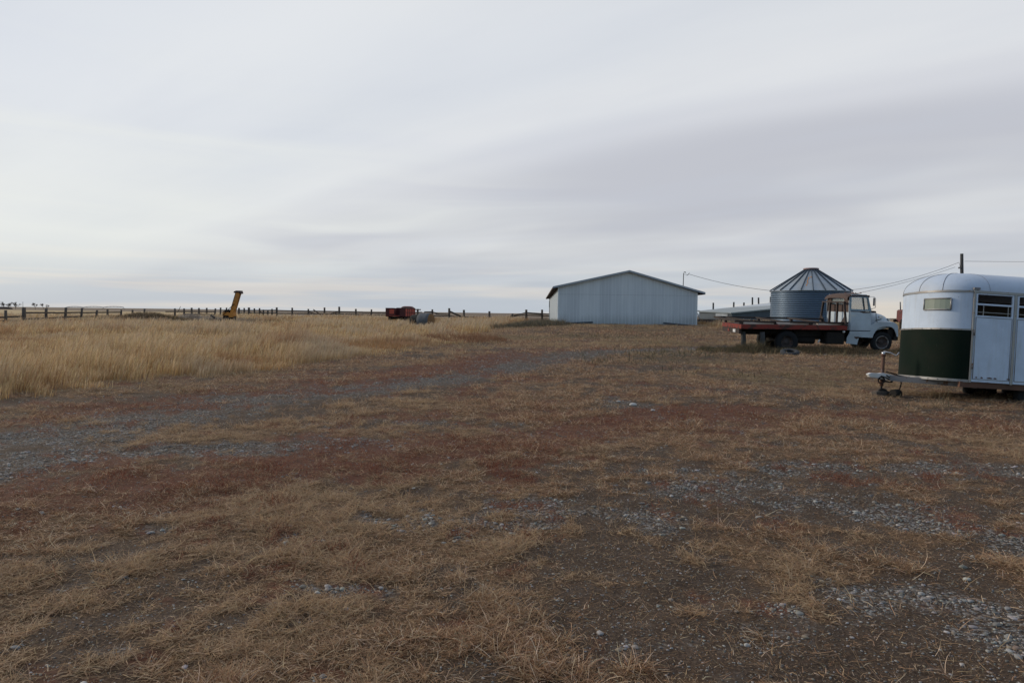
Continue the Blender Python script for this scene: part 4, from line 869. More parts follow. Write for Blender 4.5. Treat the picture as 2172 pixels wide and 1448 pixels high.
# props and the loose tyre
for i_, (px, t0, b0, wd_, dy_, lb) in enumerate(((1580.5,703,738,.21,.25,'weathered round post stood on end under the rear corner of the red bed'),(1617,704,736,.22,.02,'weathered round post stood in front of the rear wheels under the red bed'))):
    a, b2 = tw(px,t0,dy_), tw(px,b0,dy_); gz_ = Hs(b2.x, b2.y)
    m = MB(); m.tube([(b2.x,b2.y,gz_-.05),(b2.x+.01,b2.y,(gz_+a.z)/2),(a.x,a.y,a.z)], [wd_*.52,wd_*.5,wd_*.47], 14)
    o = m.build('prop_post','pole_wood',loc=(b2.x,b2.y,gz_)); tag(o, lb, 'post', 'props under the flatbed')
tx, ty = G(1676, 748); ty = 26.5; q = W(1675,747,ty); gz_ = Hs(q.x, ty)
m = MB(); m.lathe((q.x,ty,gz_+.11), [(.20,-.08),(.28,-.095),(.345,-.065),(.36,0),(.345,.065),(.28,.095),(.20,.08),(.175,.04),(.24,.0),(.175,-.04),(.20,-.08)], 'z', 44)
o = m.build('loose_tyre','old_tyre',loc=(q.x,ty,gz_)); o.rotation_euler = (R(14), R(-4), 0); tag(o, 'worn grey tyre lying flat in the weeds in front of the flatbed truck', 'tyre')

# ------------------------------------------------------------------ metal shed
YS = 60.; c0 = W(1183.5,685.4,YS); SH = empty('metal_shed', (c0.x, YS, c0.z), 'long pale grey metal shed with low gable roof in the middle distance', 'shed')
def sp(px, py): v = W(px, py, YS); return (v.x, v.z)
SL = 43.
zb_ = c0.z-.35; A0 = sp(1184.4,609.); A1 = sp(1333.6,577.); A2 = sp(1477,620.6); xL = A0[0]; xR = sp(1476,650)[0]
m = MB(); m.plate([(xL,zb_),(xR,zb_),(xR,A2[1]),(A1[0],A1[1]),(xL,A0[1])], [], lambda u,v,w_: (u, YS+w_, v), .06); fw = m.build('front_wall','shed_metal',SH)
m = MB(); x = xL+.12; k = 0
def topz(x): return A0[1]+(A1[1]-A0[1])*(x-xL)/(A1[0]-xL) if x < A1[0] else A1[1]+(A2[1]-A1[1])*(x-A1[0])/(xR-A1[0])
while x < xR-.05:
    m.box((x-.011,YS-.016,zb_+.25),(x+.011,YS,topz(x)-.06)); x += .305; k += 1
m.build('wall_ribs','shed_seam',fw)
m = MB(); m.box((xL-.0,YS-.012,A0[1]-.62),(xR,YS-.004,A0[1]-.60)); m.build('sheet_lap','shed_trim',fw)
m = MB(); m.box((xL-.03,YS-.03,zb_),(xL+.05,YS+.05,A0[1]-.03)); m.build('corner_trim','shed_seam',SH)
m = MB(); m.box((xR-.05,YS-.03,zb_),(xR+.03,YS+.05,A2[1]-.03)); m.build('corner_trim','shed_seam',SH)
m = MB(); m.beam((sp(1184,690)[0],YS-.05,sp(1184,686.4)[1]),(sp(1257,690)[0],YS-.05,sp(1257,683.4)[1]),.04,.16); m.build('skirt_board','barn_wall',SH)
m = MB(); m.beam((sp(1405,690)[0],YS-.05,sp(1405,684.8)[1]),(sp(1475,690)[0],YS-.05,sp(1475,691.5)[1]),.04,.14); m.build('skirt_board','barn_wall',SH)
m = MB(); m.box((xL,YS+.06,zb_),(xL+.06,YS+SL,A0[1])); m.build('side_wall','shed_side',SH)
m = MB(); m.box((xR-.06,YS+.06,zb_),(xR,YS+SL,A2[1])); m.plate([(xL+.06,zb_),(xR-.06,zb_),(xR-.06,A2[1]),(A1[0],A1[1]),(xL+.06,A0[1])], [], lambda u,v,w_: (u, YS+SL-.06+w_, v), .06); m.build('side_wall','shed_metal',SH)
# roof slabs
rt = sp(1333.6,573.6); el_ = sp(1173.,607.4); er_ = sp(1491.,620.2); OH = .35
th_ = .17
for (a, b2, nm) in ((el_, rt, 'L'), (er_, rt, 'R')):
    m = MB(); m.add([(a[0],YS-OH,a[1]),(b2[0],YS-OH,b2[1]),(b2[0],YS+SL+OH,b2[1]),(a[0],YS+SL+OH,a[1]),(a[0],YS-OH,a[1]-.03),(b2[0],YS-OH,b2[1]-.03),(b2[0],YS+SL+OH,b2[1]-.03),(a[0],YS+SL+OH,a[1]-.03)],
        [(0,1,2,3),(7,6,5,4),(0,4,5,1),(3,2,6,7),(0,3,7,4),(1,5,6,2)]); ro = m.build('roof','shed_roof',SH)
    m = MB(); m.beam((a[0],YS-OH-.02,a[1]-.09),(b2[0],YS-OH-.02,b2[1]-.09),.03,.15,(0,0,1)); m.build('barge_board','shed_trim',ro)
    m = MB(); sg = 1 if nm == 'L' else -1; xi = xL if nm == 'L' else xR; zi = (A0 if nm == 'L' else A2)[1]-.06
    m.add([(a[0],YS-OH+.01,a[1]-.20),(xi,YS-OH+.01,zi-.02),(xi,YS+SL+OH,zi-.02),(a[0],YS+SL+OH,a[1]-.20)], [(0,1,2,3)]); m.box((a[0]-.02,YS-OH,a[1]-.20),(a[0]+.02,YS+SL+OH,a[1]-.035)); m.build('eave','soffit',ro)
m = MB(); m.box((xL-.10,YS+SL-6,A0[1]-1.4),(xL-.02,YS+SL-5.4,A0[1]-.5)); m.box((xL-.06,YS+SL-5.8,zb_),(xL-.01,YS+SL-5.6,A0[1]-1.2)); m.build('downpipe','pole_wood',SH)
SH.rotation_euler = (0,0,R(-2.0))
# service mast on the shed roof
q = W(1449,606,63); q1 = W(1450,580,63)
m = MB(); m.tube([(q.x,63,q.z-.3),(q1.x,63,q1.z),(q1.x+.03,63,q1.z+.10),(q1.x+.13,63,q1.z+.15),(q1.x+.20,63,q1.z+.06)], .035, 8); 
ma = m.build('service_mast','pole_wood',loc=(q.x,63,q.z)); tag(ma,'thin metal service mast with curved top rising from the right slope of the shed roof','mast')
m = MB(); m.beam((q1.x,63,q1.z-.06),(q1.x+.45,63,q1.z-.12),.03,.03); m.beam((q1.x+.3,63,q1.z-.2),(q1.x+.55,63,q1.z+.08),.03,.03); m.build('insulator_bracket','grey_steel',ma)
# power pole
YP = 66.; pt = W(2040,538,YP); pg = Hs(W(2041,690,YP).x, YP); pb = W(2041.5,690,YP)
m = MB(); m.tube([(pb.x,YP,pg-.3),(pt.x,YP,pt.z)], [.17,.135], 12); PPo = m.build('power_pole','pole_wood',loc=(pb.x,YP,pg)); tag(PPo,'dark wooden power pole rising behind the horse trailer','pole')
m = MB(); q2 = W(2034,568,YP); m.lathe((q2.x,YP,q2.z), [(0,.09),(.06,.07),(.07,0),(.05,-.07),(0,-.09)], 'z', 8); m.beam((q2.x,YP,q2.z),(pt.x,YP,q2.z+.02),.04,.04); m.tube([tuple(W(2034,557,YP)),tuple(W(2036,563,YP)),tuple(W(2037,578,YP))], .015, 4); m.build('insulator','grey_steel',PPo)
def wire(p, q, sag, label, r=.014):
    p, q = Vector(p), Vector(q); m = MB(); pts = []
    for k in range(25): t = k/24; v = p.lerp(q, t); v.z -= sag*4*t*(1-t); pts.append(v)
    m.tube(pts, r, 4); o = m.build('power_line','wire',loc=tuple(p)); tag(o,label,'wire','overhead wires')
wire(W(1460,581,63), W(2034,556.5,YP), 2.25, 'long sagging wire from the mast on the shed roof to the power pole', .016)
wire(W(1802,625,62), W(2026,566.5,YP), .20, 'lower wire reaching the power pole from behind the truck cab')
wire(W(2046,554,YP), W(2420,551,YP), .10, 'straight wire running to the right from the power pole')

# ------------------------------------------------------------------ grain bin
YB = 48.; cbx = (W(1636.5,640,YB).x+W(1800,640,YB).x)/2; rb = (W(1800,640,YB).x-W(1637,640,YB).x)/2*.965; zE = W(1720,618,YB).z; zB = Hs(cbx,YB)-.05
ztop_ = W(1720,573,YB).z
BN = empty('grain_bin', (cbx,YB,zB), 'round corrugated grain bin with ribbed cone roof behind the flatbed truck', 'grain bin')
prof_ = []; n_c = int((zE-zB)/.145); 
for k in range(n_c*6+1): z = (zE-zB)*k/(n_c*6); prof_.append((rb+.022*math.cos(2*math.pi*k/6), z))
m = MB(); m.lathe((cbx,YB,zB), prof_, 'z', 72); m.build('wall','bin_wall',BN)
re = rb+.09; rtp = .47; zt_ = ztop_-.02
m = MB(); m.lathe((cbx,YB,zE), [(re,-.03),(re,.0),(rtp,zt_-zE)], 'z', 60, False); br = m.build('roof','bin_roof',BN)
m = MB()
for k in range(22):
    a = 2*math.pi*(k+.3)/22; m.beam((cbx+re*math.cos(a),YB+re*math.sin(a),zE+.03),(cbx+rtp*math.cos(a),YB+rtp*math.sin(a),zt_+.03),.05,.07)
m.build('roof_ribs','bin_rib',br)
for da, rr0, rr1 in ((-119.5,1.30,1.52),(-120.5,1.60,1.80),(-119.2,1.86,2.00),(-120.3,2.08,2.24),(-113.5,1.22,1.34)):
    a = R(da); wq = .028; cth = (zt_-zE)/(re-rtp); P4 = []
    for q_, sgn in ((rr0,-1),(rr0,1),(rr1,1),(rr1,-1)): P4.append((cbx+q_*math.cos(a)-sgn*wq*math.sin(a)*(1+.4*sgn), YB+q_*math.sin(a)+sgn*wq*math.cos(a), zE+(re-q_)*cth+.025))
    m = MB(); m.add(P4, [(0,1,2,3)]); m.add([(x,y,z-.02) for x,y,z in P4], [(3,2,1,0)]); m.build('yellow_mark','yellow_paint',br)
m = MB(); m.lathe((cbx,YB,zt_), [(rtp-.02,-.08),(rtp-.02,.07),(rtp+.04,.07),(rtp+.04,.15),(rtp-.03,.17),(0,.19)], 'z', 36); m.build('cap','bin_cap',br)

# ------------------------------------------------------------------ low barn behind
YC = 70.
def bp(px, py, Y): v = W(px, py, Y); return v
C0 = bp(1553,663,YC); E0 = bp(1483,659.5,92.); Rr = bp(1650,649,YC+4)
bg_ = .5
BA = empty('low_barn', (C0.x,YC,bg_), 'low dark corrugated barn with shallow grey roof between the metal shed and the grain bin', 'barn')
m = MB(); m.add([(E0.x,92,bg_-.4),(C0.x,YC,bg_-.4),(C0.x,YC,C0.z),(E0.x,92,E0.z)], [(0,1,2,3)]); m.add([(C0.x,YC,bg_-.4),(Rr.x+6,YC+4.7,bg_-.4),(Rr.x+6,YC+4.7,Rr.z+.45),(C0.x,YC,C0.z)], [(0,1,2,3)]); 
m.add([(E0.x,92,bg_-.4),(Rr.x+9,98,bg_-.4),(Rr.x+9,98,Rr.z+.3),(E0.x,92,E0.z)], [(0,1,2,3)]); bwl = m.build('wall','barn_wall',BA)
m = MB(); d_ = Vector((E0.x-C0.x, 22, 0)).normalized()
for a, b2 in ((.48,.82),):
    p0 = Vector((C0.x,YC,0))+(Vector((E0.x,92,0))-Vector((C0.x,YC,0)))*.1; p1 = Vector((C0.x,YC,0))+(Vector((E0.x,92,0))-Vector((C0.x,YC,0)))*.42
    z0, z1 = W(1535,672,74).z, W(1535,664.6,74).z
    m.add([(p0.x-.06,p0.y-.06,z0),(p1.x-.06,p1.y-.06,z0),(p1.x-.06,p1.y-.06,z1),(p0.x-.06,p0.y-.06,z1),(p0.x,p0.y,z0),(p1.x,p1.y,z0),(p1.x,p1.y,z1),(p0.x,p0.y,z1)], [(0,1,2,3),(7,6,5,4),(0,4,5,1),(1,5,6,2),(2,6,7,3),(3,7,4,0)])
m.build('pale_panel','barn_roof_bright',bwl)
m = MB(); up = .12
m.add([(E0.x-.3,92,E0.z),(C0.x-.2,YC-.3,C0.z),(Rr.x+6,YC+4.3,Rr.z+.45),(W(1562,651,100).x,100,W(1562,650.5,100).z)], [(0,1,2,3)])
m.add([(E0.x-.3,92,E0.z-.12),(C0.x-.2,YC-.3,C0.z-.12),(C0.x-.2,YC-.3,C0.z),(E0.x-.3,92,E0.z)], [(0,1,2,3)]); m.add([(C0.x-.2,YC-.3,C0.z-.12),(Rr.x+6,YC+4.3,Rr.z+.33),(Rr.x+6,YC+4.3,Rr.z+.45),(C0.x-.2,YC-.3,C0.z)], [(0,1,2,3)])
m.build('roof','barn_roof',BA)
m = MB(); a, b2, c_, d_ = W(1557,651.5,96), W(1640,652.2,80), W(1655,639.5,100), W(1562,650.0,104)
m.add([tuple(a),tuple(b2),tuple(c_),tuple(d_)], [(0,1,2,3)]); m.add([(p.x,p.y,p.z-.1) for p in (a,b2,c_,d_)], [(3,2,1,0)]); m.build('upper_roof','barn_roof_bright',BA)
for px, t0, b0, lean, lb in ((1513,642,656,0,'corral post just right of the metal shed, leftmost behind the low barn'),(1556.5,640.5,652,0,'second corral post from the left behind the low barn'),(1578,641.5,650,0,'shortest corral post behind the low barn roof'),(1597,630.5,647,-2,'tall corral post left of the leaning one behind the low barn'),(1611,631,646,-4,'leaning corral post behind the low barn'),(1634.5,629,644,0,'corral post close to the left edge of the grain bin')):
    Y_ = 108.; a, b2 = W(px,t0,Y_), W(px,b0,Y_); gz_ = Hs(b2.x,Y_)
    m = MB(); m.tube([(b2.x,Y_,gz_-.2),(a.x+lean*.04,Y_,a.z)], .13, 8); o = m.build('corral_post','pole_wood',loc=(b2.x,Y_,gz_)); tag(o,lb,'post','corral posts behind the barn')
# pale pipe panel in the gap beside the shed
q = W(1479,662,78)
m = MB(); gz_ = Hs(q.x,78)
for k in range(4): zz_ = gz_+.3+k*.4; m.tube([(q.x-.6,78,zz_),(q.x+.42,78.5,zz_-.1)], .045, 5)
m.tube([(q.x-.2,78,gz_),(q.x-.2,78,gz_+1.75)], .05, 6); m.tube([(q.x-.3,78,gz_+1.8),(q.x+.4,78.3,gz_+.4)], .05, 6); m.tube([(q.x+.35,78.5,gz_),(q.x+.35,78.5,gz_+1.1)], .05, 6)
o = m.build('pipe_panel','white_paint',loc=(q.x,78,gz_)); tag(o,'white pipe gate panel leaning in the gap between the metal shed and the low barn','gate')
# low dark stack along the ground in the gap
m = MB(); a, b2 = W(1478,676.5,74), W(1620,679,58)
for k in range(3): m.beam((a.x,a.y,a.z-.04-.1*k),(b2.x,b2.y,b2.z-.04-.1*k),.2,.085)
o = m.build('timber_stack','bed_dark',loc=tuple(a)); tag(o,'long dark stack of timbers lying in front of the low barn','timber stack')

# ------------------------------------------------------------------ red tractor mostly hidden by the trailer
YR = 31.
def rp(px, py, dy=0): v = W(px, py, YR); return (v.x, v.y+dy, v.z)
gz_ = Hs(rp(1930,700)[0], YR); TC = empty('red_tractor', (rp(1930,700)[0],YR,gz_), 'old dark red tractor mostly hidden behind the nose of the horse trailer', 'tractor')
m = MB(); m.plate([(p[0],p[2]) for p in (rp(1899,683),rp(1900.5,658.5),(rp(1903,656.3)),rp(1960,655),rp(1960,684))], [], lambda u,v,w_: (u+.42,YR+w_,v), .7); m.build('hood','maroon',TC,.03)
m = MB(); m.box(rp(1922,700,.15), rp(1960,684,.55)); m.build('engine','black',TC)
m = MB(); m.lathe(rp(1915,680,.05), [(0,-.06),(.06,-.05),(.075,0),(.05,.08)], 'y', 12); m.lathe(rp(1915,680,.65), [(0,-.06),(.06,-.05),(.075,0),(.05,.08)], 'y', 12); m.build('headlight','black',TC)
m = MB(); m.tube([rp(1918,657,.3), rp(1917.5,640,.3)], .025, 6); m.build('exhaust_pipe','grey_steel',TC)
wz = gz_+.35
for dy_ in (-.1,.8):
    wheel((rp(1950,700)[0],YR+dy_,wz), .36, .18, TC, rim=.5)
for dy_ in (-.35,1.05): wheel((rp(1990,700)[0],YR+dy_,gz_+.7), .72, .34, TC, rim=.5)
m = MB(); m.box(rp(1960,700,.1), rp(2000,672,.6)); m.box(rp(1985,672,.15), rp(1998,660,.55)); m.build('rear_body','maroon',TC,.03)

# ------------------------------------------------------------------ rail fences
def fence_line(name, posts, rails, label, r=.085, stray=()):
    """posts: (px, top py, depth, lean px); rails: list of (px0, py0, Y0, px1, py1, Y1)"""
    g0 = W(posts[0][0], posts[0][1], posts[0][2]); root = empty(name, (g0.x,g0.y,Hs(g0.x,g0.y)), label, 'fence', 'fences across the back of the field')
    for px, t0, Y_, lean, rr in posts:
        a = W(px+lean,t0,Y_); b2 = W(px,t0+20,Y_); gz_ = Hs(b2.x,Y_); m = MB(); m.tube([(b2.x,Y_,gz_-.2),(a.x,Y_,a.z)], [rr*1.05,rr], 8); m.build('post','wood_grey',root)
    for (x0,y0,Y0,x1,y1,Y1) in rails:
        a, b2 = W(x0,y0,Y0), W(x1,y1,Y1); n_ = max(1, int(abs(x1-x0)/45)); m = MB()
        for k in range(n_):
            p, q = a.lerp(b2,k/n_), a.lerp(b2,(k+1)/n_); p = p+Vector((0,-.10,random.uniform(-.03,.03))); q = q+Vector((0,-.10,random.uniform(-.03,.03))); m.beam(p,q,.05,.14)
        m.build('rail','rail_wood',root)
    return root
def D(x): return float(np.interp(x, [0,50,140,257,306,371,455,506,586,720,1160], [52,54,62,72,78,86,94,96,100,96,95]))
fence_line('rail_fence', [(x,y,D(x),l,r_) for x,y,l,r_ in ((12,658,0,.10),(50.5,652,0,.14),(97,654,1,.11),(137,652,3,.11),(171,653,3,.10),(202,657.5,4,.10),(228,656,0,.10),(257,657,0,.10))],
  [(-60,674,50,12,672.2,D(12)),(12,672.2,D(12),50,670.6,D(50)),(53,663.2,D(53),171,662.5,D(171)),(171,662.5,D(171),257,662,D(257)),(53,676,D(53),171,671.5,D(171)),(171,671.5,D(171),257,669.5,D(257)),(-60,681,50,50,680,D(50)),(50,680.2,D(50),240,677.5,D(240)),],
  'weathered rail fence with thick leaning posts at the far left of the field')
fence_line('wire_fence', [(281,657,D(281),0,.10),(306.5,654.5,D(306),0,.11)], [], 'pair of lone fence posts standing behind the earth mound')
fence_line('rail_fence', [(x,y,D(x),l,r_) for x,y,l,r_ in ((371,654,0,.12),(390.5,654,0,.12),(406.5,652.5,0,.13),(422,653,0,.12),(438.5,652.8,0,.12),(455,654,2,.12),(467,652.2,1,.12),(480.5,652.3,0,.11),(506,652.8,1,.15),(518,653,0,.12),(528,652,0,.17),(539.5,653.8,0,.12),(550.5,653.3,0,.12),(558.7,656.5,0,.12),(568,657,0,.12),(577,655,0,.12),(587,651.8,0,.15))],
  [(352,660.5,D(352),456,661,D(456)),(390,666,D(390),456,666.3,D(456)),(506,658,D(506),587,657.5,D(587)),(504,663.5,D(506),587,664,D(587)),(506,667.5,D(506),560,667,D(560)),(552,660.5,D(552),560,666,D(560))],
  'close set weathered rail fence standing behind the yellow machine')
fence_line('rail_fence', [(x,y,D(x),l,r_) for x,y,l,r_ in ((619.8,652.5,0,.13),(654,655,0,.12),(688.3,652,0,.13),(719.5,650.3,0,.14),(754.8,655,0,.13),(787,656,1,.12))],
  [(590,658.5,D(590),654,660.5,D(654)),(590,664.5,D(590),654,665,D(654)),(654,661,D(654),672,666.5,D(672)),(665,656.5,D(665),681,667.8,D(681)),(672,666,D(672),720,665,D(700)),(690,668,D(690),718,661.5,D(718)),(720,661,D(720),820,664,D(820)),(720,666,D(720),820,668,D(820)),(655,665.5,D(655),719,666,D(719)),(620,659,D(620),719,661,D(719))],
  'sagging broken rail fence between the yellow machine and the red grain truck')
fence_line('rail_fence', [(x,y,D(x),l,r_) for x,y,l,r_ in ((886,655,0,.14),(917,656,0,.13),(952.8,653.5,0,.15),(984,657,0,.15),(1038,660,0,.15),(1084.6,665,2.5,.14),(1116.3,656.5,0,.16),(1149.8,656.5,0,.14))],
  [(878,656.5,D(880),893,656.8,D(890)),(880,662,D(880),895,662.3,D(890)),(900,661.5,D(900),917,661.5,D(917)),(917,661.5,D(917),931,665.5,D(931)),(924,665.5,D(920),953,667,D(953)),(953,658.5,D(953),979,671,D(975)),(953,660,D(953),975,671,D(975)),(917,669,D(917),1010,672.5,D(1010)),(1075,672.5,D(1075),1116,663.2,D(1116)),(1084,671,D(1084),1116,667,D(1116)),(1116,663,D(1116),1165,666.3,D(1160)),(1116,668.5,D(1116),1165,670.5,D(1160)),(1119,663.5,D(1116),1150,667,D(1150))],
  'collapsing rail fence between the hay bales and the metal shed')

# ------------------------------------------------------------------ yellow machine
YM = 64.
def yp(px, py, dy=0): v = W(px, py, YM); return Vector((v.x, v.y+dy, v.z))
gz_ = Hs(yp(490,680).x, YM); YL = empty('elevator_machine', (yp(490,680).x,YM,gz_), 'leaning yellow farm elevator machine standing in the tall grass by the fence', 'farm machine')
m = MB(); a, b2 = yp(491.3,672), yp(506.5,621); m.beam(a, b2, .36, .46, (0,1,0)); ch = m.build('chute','yellow_paint',YL,.02)
m = MB(); d_ = (b2-a).normalized(); sd = Vector((d_.z,0,-d_.x))
m.beam(a+sd*-.225+Vector((0,-.02,0)), b2+sd*-.225+Vector((0,-.02,0)), .44,.04,(0,1,0)) if False else None
m.tube([tuple(a-sd*.24+Vector((0,-.1,0))), tuple(b2-sd*.24+Vector((0,-.1,0)))], .035, 6); m.tube([tuple(a+sd*.27+Vector((0,-.1,0))+d_*.6), tuple(b2+sd*.22+Vector((0,-.1,0)))], .022, 6); m.build('side_rail','black',ch)
m = MB(); m.beam(a+sd*.09+Vector((0,-.22,0)), b2+sd*.09+Vector((0,-.22,0)), .09,.04,(0,1,0)); m.build('edge_strip','yellow_paint',ch)
m = MB(); h0 = yp(507.5,620); m.plate([(yp(497.5,620.5).x,yp(500,620.5).z+.0),(yp(499,618).x,yp(499,618).z),(yp(503,616.3).x,yp(503,616.3).z),(yp(512,616.5).x,yp(512,616.5).z),(yp(514,622.3).x,yp(514,622.3).z),(yp(510.5,623.3).x,yp(510.5,623.3).z),(yp(509,620).x,yp(509,620).z),(yp(500,621.5).x,yp(500,621.5).z)], [], lambda u,v,w_: (u,YM-.28+w_,v), .56); m.build('hood','truck_rust',ch)
m = MB(); m.plate([(p.x,p.z) for p in (yp(487.5,671.5),(yp(488.5,663.5)),yp(498.5,662),yp(498,669),yp(497,672.5),yp(491,672.8))], [], lambda u,v,w_: (u,YM-.34+w_,v), .7); m.build('hopper','yellow_paint',YL,.02)
for k in range(1,6):
    c_ = a.lerp(b2, k/6.2); m = MB(); m.beam(c_-sd*.19+Vector((0,-.215,0)), c_+sd*.19+Vector((0,-.215,0)), .03,.03,(0,1,0)); m.build('cross_rib','truck_rust',ch)
m = MB(); m.tube([tuple(yp(476,668,-.35)), tuple(a.lerp(b2,.55)+Vector((0,-.3,0)))], .03, 6); m.build('strut','black',YL)
m = MB(); m.box(tuple(yp(474.3,669,-.3)), tuple(yp(488,662,.5))); m.build('base_box','yellow_paint',YL,.02)
m = MB(); m.plate([(p.x,p.z) for p in (yp(477,662),yp(478.5,657),yp(487,656.6),yp(489,662))], [], lambda u,v,w_: (u,YM-.25+w_,v), .6); m.box(tuple(yp(473.6,662,-.05)), tuple(yp(475,659,.05))); m.build('engine','black',YL,.03)
m = MB(); q = yp(484,673)
for dy_ in (-.3,.5): m.lathe((q.x,YM+dy_,gz_+.32), [(0,-.08),(.3,-.08),(.33,-.05),(.33,.05),(.3,.08),(0,.08)], 'y', 20)
m.box((q.x-.4,YM-.2,gz_+.25),(q.x+.6,YM+.4,yp(484,668).z)); m.build('wheel','black',YL)
# debris in front of the machine
def stick(pa, pb_, Y_, r, name, label, cat, mat='wood_grey'):
    a, b2 = W(*pa,Y_), W(*pb_,Y_); m = MB(); m.tube([a,a.lerp(b2,.5)+Vector((0,0,r*.5)),b2], [r,r*.9,r*.7], 7); o = m.build(name,mat,loc=tuple(a)); tag(o,label,cat); return o
stick((447,668.5),(466,683.5),61,.10,'fallen_log','dark fallen log slanting down to the right left of the yellow machine','log')
stick((478,687),(500,686.5),58,.05,'fallen_branch','thin dark branch lying in the grass below the yellow machine','branch')
stick((498,687.5),(521,688.5),58,.05,'fallen_branch','thin dark branch lying right of and below the yellow machine','branch')
stick((377,663),(383,649.5),D(380),.04,'thin_stick','thin stick leaning to the right against the fence beside the earth mound','stick')
q = W(461.5,686,58.5); m = MB(); m.lathe((q.x,58.5,q.z), [(0,-.12),(.10,-.12),(.12,.08),(.125,.10),(.10,.10),(.09,-.1)], 'z', 16); o = m.build('bucket','white_paint',loc=tuple(q)); tag(o,'small white bucket in the grass beside the fallen log','bucket')

# ------------------------------------------------------------------ red grain truck
YG = 74.; rot = R(-8)
q = W(838,684,YG); gz_ = Hs(q.x,YG); RT = empty('grain_truck', (q.x,YG,gz_), 'old dark red grain truck seen from behind among the tall grass', 'truck')
zf = W(838,671.5,YG).z; zh = W(838,653,YG).z; hw = 1.08; LB = 3.9
def gp(x, y, z): return (q.x+x, YG+y, z)
m = MB(); m.box(gp(-hw,0,zf),gp(hw,LB,zf+.08)); m.box(gp(-hw,.04,zf),gp(-hw+.05,LB,zh)); m.box(gp(-hw,LB-.05,zf),gp(hw,LB,zh+.05)); bx = m.build('grain_box','red_dark',RT)
m = MB(); m.box(gp(hw-.05,.04,zf+.08),gp(hw,LB-.05,zh-.04)); m.build('side_panel','red_box',bx)
m = MB()
for k in range(6): y = .08+k*(LB-.2)/5; m.box(gp(hw,y,zf),gp(hw+.05,y+.09,zh-.02))
m.box(gp(hw,.1,(zf+zh)/2-.03),gp(hw+.03,LB-.1,(zf+zh)/2+.03)); m.box(gp(hw-.02,0.05,zh-.05),gp(hw+.06,LB,zh+.02)); m.build('side_stakes','red_dark',bx)
m = MB(); m.box(gp(-hw,0,zf+.02),gp(-hw+1.0,.05,zh)); m.box(gp(hw-.55,0,zf+.02),gp(hw,.05,zh-.02)); m.build('tailgate','red_dark',bx)
m = MB(); m.box(gp(-hw+.45,-.02,zf+.3),gp(-hw+.95,-.005,zh-.15)); m.box(gp(-hw+.4,-.04,zf+.08),gp(hw-.6,0.0,zf+.13)); m.build('gate_panel','red_box',bx)
m = MB()
for sx in (-.45,.35): m.box(gp(sx,.1,zf-.28),gp(sx+.1,LB+2.6,zf-.02))
m.build('chassis','black',RT)
for x, y in ((-.82,.95),(.82,.95),(-.8,LB+1.7),(.8,LB+1.7)):
    m = MB(); m.lathe(gp(x,y,gz_+.45), [(0,-.12),(.25,-.14),(.42,-.13),(.46,-.08),(.46,.08),(.42,.13),(.25,.14),(0,.12)], 'x', 28); m.build('wheel','tyre',RT)
# rounded old cab
zc = W(862,649.2,YG+4.6).z; m = MB(); rows = []
for y, f_, t0 in ((LB+.15,.80,-.10),(LB+.25,.92,-.03),(LB+.6,.96,0),(LB+1.1,.95,-.01),(LB+1.45,.88,-.10),(LB+1.6,.80,-.28)):
    row = []
    for k in range(21):
        th = math.pi*k/20; cxx, sxx = math.cos(th), math.sin(th); row.append(gp(math.copysign(abs(cxx)**.45,cxx)*.82*f_, y, zf-.1+(zc+t0-zf+.1)*abs(sxx)**.4))
    rows.append(row)
vs = [p for r_ in rows for p in r_]; m.add(vs, [(i_*21+k,i_*21+k+1,(i_+1)*21+k+1,(i_+1)*21+k) for i_ in range(5) for k in range(20)], True); m.add(rows[0], [tuple(range(21))]); m.add(rows[-1], [tuple(range(21))[::-1]])
cb_ = m.build('cab','maroon',RT)
m = MB(); m.box(gp(-.45,LB+.10,zc-.42),gp(.45,LB+.14,zc-.16)); m.build('rear_window','glass_green',cb_)
m = MB(); m.lathe(gp(0,LB+1.6,zf+.1), [(.55,0),(.5,.6),(.35,1.0),(0,1.05)], 'y', 24); m.box(gp(-.85,LB+1.3,zf-.3),gp(.85,LB+2.4,zf+.05)); m.build('hood','maroon',cb_,.05)
RT.rotation_euler = (0,0,rot)
# ------------------------------------------------------------------ hay bales
def bale(px, py_top, py_bot, Y_, ax, Lb, mat, label, r=None):
    a, b2 = W(px,py_top,Y_), W(px,py_bot,Y_); gz2 = Hs(a.x,Y_); r = (a.z-gz2)/2 if r is None else r
    root = empty('hay_bale', (a.x,Y_,gz2), label, 'hay bale', 'round bales in the field')
    m = MB(); prof2 = [(r*.93,-Lb/2),(r,-Lb/2+.07),(r*1.01,-.2),(r*.99,0),(r*1.01,.25),(r,Lb/2-.07),(r*.93,Lb/2)]
    c = Vector((a.x,Y_,gz2+r*.96)); m.lathe(c, prof2, 'x', 44); wr = m.build('wrap',mat,root)
    m = MB()
    for e in (-1,1): m.lathe(c, [(r*.93,e*Lb/2),(r*.6,e*(Lb/2+.03)),(r*.3,e*(Lb/2+.02)),(0,e*(Lb/2+.04))], 'x', 30)
    m.build('end_face','bale_straw' if mat != 'bale_old' else 'bale_old',root)
    root.rotation_euler = (0,0,ax); return root
bale(903,663,687,60,R(-25),1.12,'bale_wrap','round hay bale in grey blue net wrap with its straw end showing')
bale(885,667,687,61.4,R(-25),1.0,'bale_old','dark weathered round hay bale left of the net wrapped one')
x, y = W(903,661,72).x, 72.; m = MB(); m.beam((x-.1,y,W(903,661.5,72).z),(x+.75,y,W(903,661.5,72).z),.1,.12); m.beam((x-.1,y,Hs(x,y)),(x-.1,y,W(903,661.5,72).z),.1,.1); m.beam((x+.7,y,Hs(x,y)),(x+.7,y,W(903,661.5,72).z),.1,.1)
